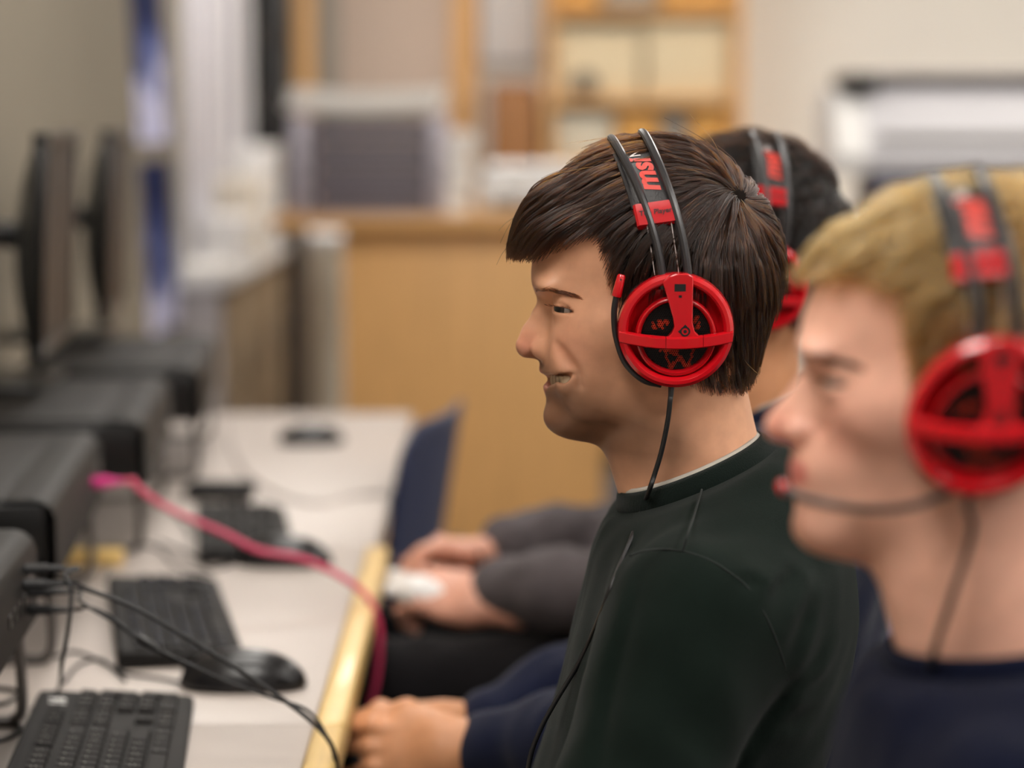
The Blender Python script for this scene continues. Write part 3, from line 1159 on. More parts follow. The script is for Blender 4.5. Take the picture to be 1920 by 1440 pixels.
def scalp_roots(poly, n, cluster=None):
    V, F = sdf_mesh(scalp, (-.12, -.09, -.10), (.14, .09, .17), .0045, newton=1)
    V = V[poly2(V[:, 0], V[:, 2], poly) < -.0005]
    V = V[rng.integers(0, len(V), n)] + rng.normal(0, .0018, (n, 3)).astype(np.float32)
    if cluster is not None:
        c, k = cluster
        V[:k] = (np.asarray(c) + rng.normal(0, .010, (k, 3))).astype(np.float32)
    for _ in range(2):
        g = grad(scalp, V, 1e-3)
        V = V - scalp(V)[:, None] * g / np.maximum((g * g).sum(1), .2)[:, None]
    g = grad(scalp, V, 1e-3)
    return V, g / np.linalg.norm(g, axis=1)[:, None]


def strands(root, fr, P, r0, r1, m, name='hair'):
    n, k, _ = P.shape
    return strands_object(name, fr.w(P.reshape(-1, 3)).reshape(n, k, 3), r0, r1, m, root)


HAIRLINE = [hp(*q)[[0, 2]] for q in [(1004, 448), (1025, 440), (1060, 424), (1095, 412), (1120, 418), (1133, 450), (1143, 490), (1153, 517), (1168, 545), (1186, 600), (1215, 660),
                                     (1300, 690), (1330, 702), (1388, 706), (1430, 690), (1520, 500), (1500, 250), (1240, 200), (1050, 240), (970, 380)]]


def hair_main(root, fr):
    cap_mesh(root, fr, HAIRLINE, .003, mat('dark_scalp', srgb(20, 14, 11), rough=1.0, spec=.05))
    w0 = hp(1400, 356, .034)
    ng = 2600
    R, N = scalp_roots(HAIRLINE, ng, (w0, 170))
    whorl = w0 + 0
    x, y, z = R.T
    top = np.clip((z - .045) / .05, 0, 1)
    front = np.clip((x - .01) / .06, 0, 1)
    back = np.clip((-x - .02) / .04, 0, 1) * (1 - top)
    L = (.042 + .030 * top + .036 * top * front + .022 * back) * (.85 + .3 * rng.random(ng))
    near = np.exp(-(((R - whorl) ** 2).sum(1)) / .02 ** 2)
    band = np.exp(-((x - .005 - .26 * np.clip(z, 0, .15)) / .020) ** 2)
    T = (.0075 + .0095 * top + .004 * front * top) * (.35 + .65 * rng.random(ng) ** .7) * (1 - .45 * near) * (1 - .72 * band)
    grav = lambda p: np.clip((.085 - p[:, 2]) / .10, 0, .85) * np.clip((.11 - p[:, 0]) / .05, .0, 1)
    drift = lambda p: np.stack([.10 * np.clip((.06 - p[:, 2]) / .05, 0, 1) * (p[:, 0] > -.02), 0 * p[:, 0], 0 * p[:, 0]], -1)
    G = grow(scalp, R, whorl.astype(np.float32), L, T, grav, steps=16, swirl=.28, drift=drift)
    P = clump(G, N, 16, .0019, tip=.3, frizz=.0006, layer=.003)
    ext = [hp(*q)[[0, 2]] for q in [(930, 454, 0), (1000, 461, 0), (1055, 440, .03), (1102, 424, .05), (1140, 432, .06), (1150, 480, .065), (1155, 510, .065), (1168, 540, .065), (1190, 640, .065),
                                    (1300, 706, .05), (1330, 716, .05), (1392, 714, .03), (1424, 660, 0), (1452, 600, 0), (1478, 520, 0), (1600, 300, 0), (1240, 100, 0), (950, 200, 0), (900, 400, 0)]]
    P = trim(P, ext, .016)
    # a few flyaway hairs
    k = rng.choice(len(P), 160, replace=False)
    fly = P[k].copy()
    t = np.linspace(0, 1, fly.shape[1])[None, :, None] ** 1.5
    fly = fly + t * (rng.normal(0, .008, (160, 1, 3)) + np.array([0, 0, .006]))
    P = np.concatenate([P, fly])
    strands(root, fr, P, .00023, .00010, hair_mat('brown_hair', .80, .36, .28))


def hair_generic(poly, ext, seed_w, length, thick, melanin, red, wave, n=1100, per=9, cap_col=(30, 22, 16), r=.0004, swirl=.2, frizz=.001, spread=.0028):
    def fn(root, fr):
        cap_mesh(root, fr, poly, thick * .30, mat('scalp_%d_%d_%d' % cap_col, srgb(*cap_col), rough=.8, bump=.6, bump_scale=250), h=.004)
        R, N = scalp_roots(poly, n)
        x, y, z = R.T
        top = np.clip((z - .03) / .06, 0, 1)
        L = length * (.55 + .45 * top) * (.8 + .4 * rng.random(n))
        T = thick * (.40 + .60 * top) * (.35 + .65 * rng.random(n))
        grav = lambda p: np.clip((.08 - p[:, 2]) / .10, 0, .85)
        G = grow(scalp, R, np.asarray(seed_w, np.float32), L, T, grav, steps=14, swirl=swirl)
        P = clump(G, N, per, spread, tip=.35, frizz=frizz, layer=.004, wave=wave)
        P = trim(P, ext, .012)
        strands(root, fr, P, r, r * .4, hair_mat('hair_%d' % int(melanin * 100), melanin, red, .35))
    return fn

# ------------------------------------------------------------------ headsets
RED = mat('glossy_red_plastic', srgb(196, 14, 26), rough=.22, spec=.5, coat=.6)
BLK = mat('black_plastic', srgb(22, 22, 24), rough=.42)
STEEL = mat('black_steel_tube', srgb(46, 44, 46), rough=.30, spec=.6)
LEATHER = mat('black_leatherette', srgb(38, 36, 37), rough=.45, bump=.25, bump_scale=700)
FOAM = mat('black_ear_foam', srgb(16, 15, 15), rough=.8, bump=.4, bump_scale=500)
CABLE = mat('black_cable', srgb(20, 20, 22), rough=.5)
PRINT_RED = mat('red_print', srgb(206, 60, 48), rough=.5)
PRINT_ORANGE = mat('orange_red_mesh', srgb(190, 50, 18), rough=.5)
PRINT_WHITE = mat('pale_print', srgb(205, 195, 192), rough=.5)
MESH_BLK = mat('black_wire_mesh', srgb(14, 14, 15), rough=.4)
DARK = mat('deep_black', srgb(8, 8, 9), rough=.6)

CU = lambda px, py: ((px - 1267) / 2394.0, (618 - py) / 2394.0)     # cup face coordinates: right and up as one looks at it


def cup_matrix(side):
    """cup frame (u right, v up, w outwards) on the left (+1) or right (-1) ear, in the head frame"""
    B = Matrix(((-1, 0, 0, 0), (0, 0, 1, 0.0), (0, 1, 0, 0), (0, 0, 0, 1)))
    tilt = Matrix.Rotation(math.radians(5), 4, 'X')
    M = Matrix.Translation((0, .081, 0)) @ B @ tilt
    if side < 0:
        M = Matrix.Scale(-1, 4, (0, 1, 0)) @ M
    return M


def text_mesh(s, size, bold=0.0, shear=0.0):
    c = bpy.data.curves.new('lettering', 'FONT')
    c.body = s
    c.size = size
    c.offset = bold
    c.shear = shear
    c.align_x = 'CENTER'; c.align_y = 'CENTER'
    c.resolution_u = 3
    o = bpy.data.objects.new('lettering', c)
    COL.objects.link(o)
    bpy.context.view_layer.update()
    me = bpy.data.meshes.new_from_object(o.evaluated_get(bpy.context.evaluated_depsgraph_get()))
    v = np.array([tuple(q.co) for q in me.vertices]); f = [list(p.vertices) for p in me.polygons]
    bpy.data.objects.remove(o); bpy.data.curves.remove(c); bpy.data.meshes.remove(me)
    return v, f


def hexes(r, pitch, cen, keep=lambda u, v: True, wall=.16, depth=.0008, w=0.0):
    b = MB()
    a = pitch / math.sqrt(3)
    rows = int(r / (pitch * .866)) + 1
    for j in range(-rows, rows + 1):
        for i in range(-rows - 2, rows + 3):
            u = (i + .5 * (j % 2)) * pitch; v = j * pitch * .866
            if math.hypot(u, v) > r or not keep(u + cen[0], v + cen[1]): continue
            o_, i_ = [], []
            for k in range(6):
                t = math.radians(60 * k + 30)
                o_.append((cen[0] + u + a * math.cos(t), cen[1] + v + a * math.sin(t), w))
                i_.append((cen[0] + u + a * (1 - wall * 2) * math.cos(t), cen[1] + v + a * (1 - wall * 2) * math.sin(t), w))
            vv = o_ + i_ + [(x, y, w - depth) for x, y, _ in i_]
            ff = []
            for k in range(6):
                l = (k + 1) % 6
                ff += [[k, l, 6 + l, 6 + k], [6 + k, 6 + l, 12 + l, 12 + k]]
            b.add(vv, ff)
    return b


def strip(us, v0, v1, w_of, th, vs=lambda u: 0.0):
    """curved flat bar along u"""
    b = MB(); V, F = [], []
    prof = [(0, 0), (0, .75), (.12, 1), (.88, 1), (1, .75), (1, 0)]
    for u in us:
        w = w_of(u)
        for a, c in prof:
            V.append((u, v0 + (v1 - v0) * a + vs(u), w - th + th * c))
    m = len(prof)
    for i in range(len(us) - 1):
        for k in range(m):
            l = (k + 1) % m
            F.append([i * m + k, i * m + l, (i + 1) * m + l, (i + 1) * m + k])
    F.append(list(range(m))); F.append([(len(us) - 1) * m + k for k in range(m)][::-1])
    return b.add(V, F)


def arc_pt(th, x0, x1, z0, z1, ymax, p=.72, q=.9):
    s, c = math.sin(th), math.cos(th)
    y = ymax * (abs(c) ** p) * (1 if c >= 0 else -1)
    return np.array([x0 + (x1 - x0) * s ** 1.5, y, z0 + (z1 - z0) * s ** q])


def build_headset(boom, cable=None):
    """in the head frame at the world origin; moved afterwards"""
    root = empty('headset', (0, 0, 0))
    DC = (0.0004, -.0050)                                # the dish sits a little low in the cup
    for side in (1, -1):
        M = cup_matrix(side)
        cup = MB().lathe([(.0440, -.005), (.0452, .000), (.0462, .0045), (.0452, .0095), (.0425, .0120), (.0398, .0122), (.0380, .0105), (.0372, .0070), (.0370, -.002), (.0360, -.005)], 72, M, closed=True)
        cup.lathe([(.0372, .000), (.0350, -.003), (.0330, -.004), (.0001, -.004)], 48, M)
        co = cup.build('ear_cup', RED, root)
        Md = M @ Matrix.Translation((DC[0], DC[1], 0))
        MB().lathe([(.0318, -.004), (.0324, .002), (.0322, .0060), (.0312, .0085), (.0302, .0090), (.0299, .0080), (.0294, .0080), (.0291, .0088), (.0282, .0078), (.0274, .0050), (.0270, .000), (.0268, -.004)], 72, Md, closed=True).build('inner_ring', RED, co)
        MB().lathe([(.0272, .0005), (.0001, .0005)], 40, Md).build('grill_backing', DARK, co)
        patch = lambda u, v: (-.0185 < u < -.0050 and .0005 < v < .0085 and abs(v - .0045 - .45 * (u + .012)) < .0026 + .0022 * math.sin(u * 1100 + v * 500)) or (.0125 < u < .0195 and .000 < v < .0105 and math.sin(u * 900 - v * 800) > -.25) or \
                             (-.012 < u < .018 and abs(math.hypot(u - .003, v + .011) - .0155 + .004 * math.sin(u * 500)) < .0022 and v < -.0125) or (-.010 < u < .003 and -.0210 < v < -.0120 and abs(v + .0165 + .5 * (u + .003)) < .0035)
        h1 = hexes(.0266, .00175, DC, lambda u, v: not patch(u, v), w=.0032)
        h1.v = [tuple(M @ Vector(p)) for p in h1.v]
        h1.build('grill', MESH_BLK, co, smooth=False)
        h2 = hexes(.0266, .00175, DC, patch, w=.0034)
        h2.v = [tuple(M @ Vector(p)) for p in h2.v]
        h2.build('grill_print', PRINT_ORANGE, co, smooth=False)
        # yoke: tapering upright and the curved bar across
        up = [CU(*q) for q in [(1240, 523), (1252, 512), (1264, 507), (1287, 507), (1297, 513), (1297, 560), (1297, 600), (1301, 616), (1312, 628), (1250, 628), (1258, 620), (1263, 608), (1260, 590), (1250, 556)]][::-1]
        yk = MB().prism(up, .0085, .0168, M).build('yoke', RED, root)
        mod = yk.modifiers.new('edge', 'BEVEL'); mod.width = .0008; mod.segments = 2; mod.limit_method = 'ANGLE'
        a, b_ = CU(1262, 540), CU(1283, 526)
        MB().box((a[0], a[1], .0160), (b_[0], b_[1], .0171), 0, M).build('slot', DARK, yk, smooth=False)
        a, b_ = CU(1265, 604), CU(1283, 541)
        MB().prism([CU(1264, 541), CU(1285, 541), CU(1285, 596), CU(1277, 602), CU(1271, 596)][::-1], .0160, .0171, M).build('slider', RED, yk, smooth=False)
        a, b_ = CU(1270, 552), CU(1276, 547)
        MB().box((a[0], a[1], .0168), (b_[0], b_[1], .0173), 0, M).build('catch', DARK, yk, smooth=False)
        lg = CU(1283, 616)
        Ml = M @ Matrix.Translation((lg[0], lg[1], .0168))
        e = MB().lathe([(.0040, 0), (.0040, .0003), (.0027, .0003), (.0027, 0)], 24, Ml, closed=True)
        e.lathe([(.0014, 0), (.0014, .0003), (.0001, .0003)], 14, Ml)
        for t in (90, 180):
            e.prism([(.0056 * math.cos(math.radians(t)), .0056 * math.sin(math.radians(t))), (.0041 * math.cos(math.radians(t + 24)), .0041 * math.sin(math.radians(t + 24))),
                     (.0041 * math.cos(math.radians(t - 24)), .0041 * math.sin(math.radians(t - 24)))], 0, .0003, Ml)
        e.build('emblem', DARK, yk, smooth=False)
        wof = lambda u: .0115 + .0085 * (1 - (u / .0455) ** 2)
        vof = lambda u: -.0082 + .0042 * (u / .045) ** 2
        for u0, u1 in ((-.0445, -.0086), (-.0082, .0208), (.0212, .0445)):
            s = strip(np.linspace(u0, u1, 12), -.0050, .0046, wof, .0065, vof)
            s.v = [tuple(M @ Vector(p)) for p in s.v]
            s.build('cross_bar', RED, yk, ang=50)
        MB().lathe([(.0370 + .0085 * math.cos(t), -.0120 + .0072 * math.sin(t)) for t in np.linspace(0, 2 * math.pi, 14)[:-1]], 48, M, closed=True).build('ear_pad', FOAM, root)
    # two steel bows, the padded strap slung under them and its red ends
    z0 = .042
    for xa, xb, zt in ((hp(1243, 515, .085)[0], hp(1146, 279)[0], hp(1146, 281)[2] + .0095), (hp(1291, 515, .085)[0], hp(1204, 268)[0], hp(1204, 270)[2] + .0095)):
        P = [arc_pt(t, xa, xb, z0 - .010, zt, .0885) for t in np.linspace(0, math.pi, 60)]
        MB().tube(P, .0034, 10).build('bow', STEEL, root)
    def strap_pt(th, v, out=0.0):
        lift = .0
        p = arc_pt(th, hp(1240, 430, .08)[0], hp(1180, 292)[0], .052, hp(1180, 294)[2] + .0070, .0835, .72, .9)
        n = np.array([0, math.cos(th) * .8, .25 + math.sin(th)]); n /= np.linalg.norm(n)
        return p + np.array([v, 0, -.14 * v * (1 if th < 1.57 else 1)]) + n * out
    t0, t1 = .47, math.pi - .47
    n = 48; hw = .0150
    b = MB(); V, F = [], []
    prof = [(-1, 0), (-.96, .5), (-.8, .9), (0, 1.0), (.8, .9), (.96, .5), (1, 0), (0, -.2)]
    for t in np.linspace(t0, t1, n):
        for a, c in prof:
            V.append(strap_pt(t, a * hw, .0035 * c))
    for i in range(n - 1):
        for k in range(8):
            l = (k + 1) % 8
            F.append([i * 8 + k, i * 8 + l, (i + 1) * 8 + l, (i + 1) * 8 + k])
    st = b.add(V, F).build('head_strap', LEATHER, root)
    for v in (-hw, hw):
        MB().tube([strap_pt(t, v, .0012) for t in np.linspace(t0, t1, n)], .0019, 6).build('piping', LEATHER, st)
    arc = np.array([strap_pt(t, 0) for t in np.linspace(t0, t1, 400)])
    sl = np.concatenate([[0], np.cumsum(np.linalg.norm(np.diff(arc, axis=0), axis=1))])
    th_of = lambda s: np.interp(s, sl, np.linspace(t0, t1, 400))
    def wrap(name, s, size, s0, v0, m, out=.0040, bold=0.0, shear=0.0):
        tv, tf = text_mesh(s, size, bold, shear)
        W = [strap_pt(th_of(s0 + q[0]), v0 + q[1], out) for q in tv]
        o = mk(name, W, tf, m, st, smooth=False)
        return o
    wrap('lettering', 'msi', .0245, .027, -.0010, PRINT_RED, bold=.0009, shear=.2)
    wrap('lettering', 'N A', .0120, .058, .0008, PRINT_WHITE, bold=.0002)
    for s in (1, -1):
        T = (.29, .48) if s > 0 else (math.pi - .29, math.pi - .48)
        b = MB(); V, F = [], []
        pr = [(-1, -.4), (-1, .7), (-.9, 1), (.9, 1), (1, .7), (1, -.4)]
        ts = np.linspace(*T, 7)
        for t in ts:
            for a, c in pr:
                V.append(strap_pt(t, a * .0158, .0052 * c))
        for i in range(6):
            for k in range(6):
                l = (k + 1) % 6
                F.append([i * 6 + k, i * 6 + l, (i + 1) * 6 + l, (i + 1) * 6 + k])
        F += [list(range(6)), [36 + k for k in range(6)][::-1]]
        cl = b.add(V, F).build('strap_end', RED, root)
        if s > 0:
            tv, tf = text_mesh('Top Player', .0058, .00008, .1)
            pm = strap_pt(.385, 0, .0056); e_ = strap_pt(.42, 0, .0056) - strap_pt(.35, 0, .0056); e_ /= np.linalg.norm(e_)
            mk('lettering', [pm + np.array([-q[0], 0, .14 * q[0]]) + e_ * q[1] + np.array([0, .0002, 0]) for q in tv], tf, DARK, cl, smooth=False)
        for v in (-.011, .008):
            a = strap_pt(T[0], v, .002)
            c = np.array([a[0] - .004 * s * 0 - .006, s * .086, .043])
            MB().tube(spline([a, (a + c) / 2 + np.array([0, 0, .001]), c], 8), .0004, 5).build('tension_wire', PRINT_WHITE, cl)
    # microphone boom, strain relief
    B = spline(boom, 30)
    bo = MB().tube(B[:-4], .0024, 8).build('microphone_boom', BLK, root)
    d = B[-1] - B[-5]; d /= np.linalg.norm(d)
    e = B[-5]
    MB().tube([e - d * .0005, e, e + d * .001, e + d * .009, e + d * .0165, e + d * .0180], [.0025, .0036, .0040, .0037, .0034, .0024], 12).build('microphone', RED, bo)
    g = e + d * .014
    MB().lathe([(.0007, 0), (.0007, .0004), (.0001, .0004)], 8, Matrix.Translation(Vector(g + np.array([0, .0034, 0]))) @ Matrix.Rotation(-math.pi / 2, 4, 'X')).build('pickup_hole', DARK, bo)
    Mr = cup_matrix(1)
    a = np.array(Mr @ Vector((-.0028, -.0390, .004)))
    MB().tube([a, a + np.array([.0, .001, -.0085]), a + np.array([.0004, .0016, -.0145])], [.0024, .0024, .0021], 8).build('strain_relief', BLK, root)
    return root


def move_root(root, fr):
    if fr.slope:                                            # a headset built for a head that leans back
        for o in root.children_recursive:
            if o.type == 'MESH':
                for v in o.data.vertices:
                    if v.co.z > .05:
                        v.co.z = .05 + (v.co.z - .05) * (fr.crown - .02)
                    v.co.x -= fr.slope * v.co.z
    root.matrix_world = fr.M()
    bpy.context.view_layer.update()


def copy_tree(o, parent=None):
    c = o.copy()
    COL.objects.link(c)
    if parent is not None:
        c.parent = parent
        c.matrix_parent_inverse = o.matrix_parent_inverse.copy()
    for ch in o.children:
        copy_tree(ch, c)
    return c


BOOM_UP = [np.array([hp(*q, .082)[0], y, hp(*q, .082)[2]]) for q, y in [((1240, 722), .082), ((1205, 712), .083), ((1172, 680), .083), ((1155, 632), .084), ((1151, 590), .085), ((1154, 562), .085), ((1164, 520), .085)]]
BOOM_MOUTH = [np.array(q) for q in [(.012, .082, -.043), (.030, .083, -.052), (.055, .080, -.056), (.080, .066, -.056), (.098, .044, -.055), (.106, .030, -.054), (.110, .014, -.053)]]

# ------------------------------------------------------------------ the four players
def cloth(name, rgb, sheen=.15, bump=.35, var=.18):
    return mat(name, srgb(*rgb), rough=.95, spec=.06, sheen=sheen, var=var, var_scale=35, bump=bump, bump_scale=1400)


GREEN = cloth('dark_green_jersey', (18, 27, 23), sheen=.05)
NAVY = cloth('navy_jersey', (22, 27, 50))
NAVY2 = cloth('dark_navy_jersey', (12, 16, 34), sheen=.03)
GREY = cloth('charcoal_fleece', (92, 85, 87))
BLACK = cloth('black_trousers', (22, 20, 22), var=.1)
JEANS = cloth('dark_jeans', (24, 28, 40), var=.1)
RIB = mat('green_rib_knit', srgb(18, 26, 23), rough=.95, spec=.06, sheen=.06, bump=.5, bump_scale=90, stretch=(14, 14, 1))
WHITE_TEE = cloth('pale_tee', (176, 170, 160), var=.05)
SHOE = mat('dark_shoe', srgb(20, 20, 22), rough=.6)

# --- player in focus
armL = (tuple(hp(1302, 1165, .163)), tuple(hp(1188, 1545, .222)), (.190, .120, -.560))
armR = (armL[0][0] - .02, -.163, armL[0][2]), (-.02, -.215, armL[1][2] - .03), (.150, -.110, -.565)


MAIN_TORSO = [(-.092, -.046, .042, .052), (-.118, -.047, .060, .085), (-.150, -.047, .086, .140), (-.19, -.045, .100, .172),
              (-.24, -.042, .108, .180), (-.32, -.026, .112, .170), (-.42, .004, .112, .160), (-.56, -.005, .122, .165), (-.66, -.018, .125, .175)]
XZ = lambda pts: [hp(px, py, .15)[[0, 2]] for px, py in pts]
FOLDS = [(XZ(p), [v * .001 for v in am], w) for p, am, w in [
    ([(1182, 1042), (1160, 1105), (1132, 1190), (1095, 1320), (1070, 1440)], [1, 4, 5, 4, 3], .009),
    ([(1195, 1050), (1176, 1120), (1150, 1210), (1118, 1330), (1098, 1440)], [-1, -3, -3.5, -3, -2], .006),
    ([(1150, 1005), (1128, 1080), (1108, 1180), (1080, 1290), (1050, 1400)], [1, 3, 3.5, 3, 2], .008),
    ([(1138, 1060), (1120, 1130), (1092, 1235)], [0, -2.5, -1], .005),
    ([(1208, 1075), (1192, 1150), (1165, 1250), (1140, 1340)], [0, 2, 2, 0], .010),
    ([(1348, 1050), (1392, 1046), (1440, 1056)], [0, 3, 1], .007),
    ([(1350, 1066), (1395, 1066), (1440, 1078)], [0, -2, 0], .006),
    ([(1404, 1102), (1428, 1070), (1470, 1044), (1520, 1046)], [1, 4.5, 3.5, 0], .008),
    ([(1425, 1112), (1452, 1080), (1490, 1062)], [0, -3, 0], .007),
    ([(1452, 1182), (1478, 1130), (1512, 1080), (1535, 1070)], [1, 3.5, 3, 0], .008),
    ([(1470, 1220), (1500, 1150), (1520, 1110)], [0, -2.5, 0], .007),
    ([(1478, 1262), (1510, 1190), (1540, 1105), (1548, 1070)], [2, 5, 3, 0], .009),
    ([(1480, 1278), (1530, 1225), (1565, 1160)], [0, -3, 0], .007),
    ([(1480, 1285), (1540, 1252), (1580, 1200)], [2, 4, 1], .009),
    ([(1445, 1335), (1500, 1310), (1560, 1300)], [1, 4, 1], .009),
    ([(1420, 1380), (1470, 1370), (1530, 1372)], [0, 3, 0], .009),
    ([(1476, 1268), (1432, 1322), (1385, 1390), (1358, 1450)], [-5, -7, -6, -5], .008),
    ([(1330, 1110), (1360, 1180), (1375, 1280), (1365, 1380)], [0, 1.2, 1.5, 0], .014),
    ([(1245, 1080), (1240, 1180), (1225, 1300), (1210, 1420)], [0, 1, 1.5, 1], .016),
    ([(1178, 940), (1160, 985), (1140, 1040)], [0, 2.5, 0], .008),
    ([(1200, 1000), (1240, 975), (1285, 950)], [0, -1.2, 0], .010)]]
pf, pb = hp(1168, 917), hp(1418, 813)
COLLAR = ((pf[0] + pb[0]) / 2, (pf[2] + pb[2]) / 2, float(np.hypot(pf[0] - pb[0], pf[2] - pb[2])) / 2, .0625, math.atan2(pb[2] - pf[2], pf[0] - pb[0]), .020)
fbm = Frame(MAIN_C)
wL = fbm.w([armL[2]])[0]; wR = fbm.w([armR[2]])[0]
main_skin = (srgb(218, 162, 128), srgb(200, 130, 116), srgb(122, 86, 64), srgb(226, 150, 124))  # third colour: stubble, darkened to carry the shade under the cheek
p1, fr1, fb1, sf1 = build_person('person', 'young man in dark green sweatshirt smiling in profile, in sharp focus', MAIN_C, 0, 1.0, main_skin, hair_main, MAIN_TORSO, [armL, armR],
                                 [(wL, (-.9, .25, -.35), (-.3, -.6, .75), -1), (wR, (-.9, -.25, -.35), (-.3, .6, .75), 1)], GREEN, JEANS, h_head=.0016, smile=True, stubble_shade=.85,
                                 folds=FOLDS, collar=COLLAR, collar_m=RIB, under=WHITE_TEE, h_shirt=.005, wob=.0016, gaze=(1, .85, -.03), shoe_m=SHOE, knee=.42, foot=.40)
fh = head_sdf(True)
brow_and_lashes(p1, fr1, fh, hair_mat('brow_hair', .62, .4), dense=230)
# teeth of the smile: one rounded block per tooth on an arch behind the lips
tb = MB()
_fh = head_sdf(True)
ul = hp(1016, 694)
tz = ul[2] - .0072
_D = _fh.D
arch = spline([hp(1023, 704) - np.array([.0030, 0, 0]), (hp(1023, 704) + _D['cm']) / 2 + np.array([-.0015, -.0015, 0]), _D['cm'] - np.array([.0015, .0035, 0]), _D['mc'] - np.array([.003, .0055, 0])], 60)
seg = np.linspace(0, 59, 7)
for s_ in (1, -1):
    for i in range(6):
        a0, a1 = arch[int(seg[i])], arch[int(seg[i + 1])]
        c = (a0 + a1) / 2; dv = a1 - a0
        Mx = Matrix.Translation((c[0], s_ * c[1], tz + .0005 * i)) @ Matrix.Rotation(math.atan2(-dv[0], dv[1]) * s_, 4, 'Z')
        hw = np.linalg.norm(dv) * .49
        tb.box((-.0040, -hw, -.0048 + .0003 * i), (.0, hw, .0048), .0011, Mx)
mk('teeth', fr1.w(tb.v), tb.f, mat('teeth', srgb(196, 174, 146), rough=.25), p1)
gb = MB(); gb.lathe([(.0001, -.007), (.016, -.007), (.0225, -.004), (.0230, .004), (.0001, .008)], 24, Matrix.Translation((ul[0] - .039, 0, tz)))
mk('mouth_inside', fr1.w(gb.v), gb.f, mat('mouth_inside', srgb(70, 26, 24), rough=.4), p1)

# seams of the sweatshirt
def seam(pts, name='seam', r=.0009):
    P = []
    for px, py in pts:
        q = hp(px, py, .2)
        for _ in range(4):
            ys = np.linspace(.32, -.1, 700)
            L = np.stack([np.full(700, q[0]), ys, np.full(700, q[2])], -1).astype(np.float32)
            d = sf1(L); i = int(np.argmax(d < 0)) if (d < 0).any() else int(np.argmin(d))
            q = hp(px, py, float(ys[i]))
        P.append(q)
    v, f = tube_mesh(fb1.w(spline(P, 60)), r, 6)
    return mk(name, v, f, mat('seam_thread', srgb(20, 26, 24), rough=.95), p1)


seam([(1180, 1042), (1205, 1034), (1240, 1030), (1280, 1034), (1330, 1050), (1370, 1075), (1402, 1102), (1432, 1148), (1455, 1200), (1470, 1245), (1476, 1275)])
seam([(1316, 918), (1302, 965), (1290, 1000), (1280, 1034)])

# --- headset of the player in focus
hs1 = build_headset(BOOM_UP)
tag(hs1, 'red headset with microphone folded up on the smiling young man', 'headset', 'red gaming headsets')

# --- the other three players
HL2 = [hp(*q)[[0, 2]] for q in [(1004, 430), (1040, 418), (1085, 420), (1120, 432), (1136, 470), (1146, 510), (1162, 545), (1186, 600), (1215, 640), (1300, 660), (1340, 672), (1400, 676),
                                (1480, 640), (1520, 500), (1500, 250), (1240, 200), (1050, 240), (970, 380)]]
EXT2 = [hp(*q)[[0, 2]] for q in [(930, 440, 0), (1000, 446, 0), (1050, 440, .03), (1100, 438, .05), (1136, 450, .06), (1148, 490, .065), (1160, 540, .065), (1190, 640, .065), (1300, 676, .05),
                                 (1400, 690, .03), (1450, 640, 0), (1520, 520, 0), (1650, 300, 0), (1240, 60, 0), (950, 180, 0), (880, 400, 0)]]
HL3 = [hp(*q)[[0, 2]] for q in [(1004, 402), (1040, 388), (1085, 392), (1118, 408), (1134, 460), (1146, 510), (1162, 545), (1186, 600), (1215, 640), (1300, 660), (1340, 672), (1400, 676),
                                (1480, 640), (1520, 500), (1500, 250), (1240, 200), (1050, 240), (970, 360)]]
EXT3 = [hp(*q)[[0, 2]] for q in [(930, 398, 0), (1000, 408, 0), (1050, 410, .03), (1100, 416, .05), (1134, 436, .06), (1148, 490, .065), (1160, 540, .065), (1190, 640, .065), (1300, 676, .05),
                                 (1400, 690, .03), (1450, 640, 0), (1520, 520, 0), (1650, 300, 0), (1240, 60, 0), (950, 180, 0), (880, 380, 0)]]
W2 = np.array([-.075, .005, .125])


def pose(C, wl, wr, sh=(-.03, .168, -.178), el=(.035, .222, -.40), cuff=.012):
    """arms from world wrist positions; the cuff ends a little behind the wrist"""
    fb = Frame(C)
    a = fb.l([wl + np.array([cuff, 0, 0])])[0]; b = fb.l([wr + np.array([cuff, 0, 0])])[0]
    return [(sh, el, tuple(a)), ((sh[0], -sh[1], sh[2]), (el[0], -el[1], el[2]), tuple(b))]


# nearest player: light brown wavy hair, navy top, microphone swung to the mouth
_c = unproj(1893, 780, 1.300)
C2 = np.array([_c[0], 1.384, _c[2]])
wl2, wr2 = C2 + np.array([-.17, -.10, -.56]), C2 + np.array([-.17, .10, -.56])
arms2 = pose(C2, wl2, wr2, sh=(-.020, .165, -.228), el=(.03, .215, -.46))
fair = (srgb(240, 184, 160), srgb(206, 116, 106), srgb(214, 160, 134), srgb(238, 158, 138))
T2 = [(-.120, -.022, .050, .060), (-.142, -.020, .068, .090), (-.175, -.018, .086, .140), (-.215, -.020, .098, .172), (-.27, -.020, .106, .178), (-.35, -.015, .110, .170),
      (-.44, .000, .113, .160), (-.56, -.005, .122, .165), (-.66, -.020, .125, .175)]
p2, fr2, fb2, sf2 = build_person('person', 'fair-skinned player in navy top with light brown hair, nearest and blurred at right edge', C2, -8, .97, fair,
                                 hair_generic(HL3, EXT3, W2, .062, .0150, .25, .75, .0030, n=1300, per=10, cap_col=(140, 96, 54), r=.0005, frizz=.0018),
                                 T2, arms2, [(wl2, (-.9, .25, -.35), (-.3, -.6, .75), -1), (wr2, (-.9, -.25, -.35), (-.3, .6, .75), 1)], NAVY2, JEANS,
                                 stubble_shade=.1, collar=(-.018, -.140, .066, .070, .14, .016), collar_m=NAVY2, h_shirt=.009, shoe_m=SHOE, knee=.46, foot=.44, nose_up=.003, head_pitch=0, slope=.13, crown=.86,
                                 neck_to=(-.040, 0, -.24), shirt_name='long_sleeved_top', skin_name='fair_skin')
fh2 = head_sdf(False, .003)
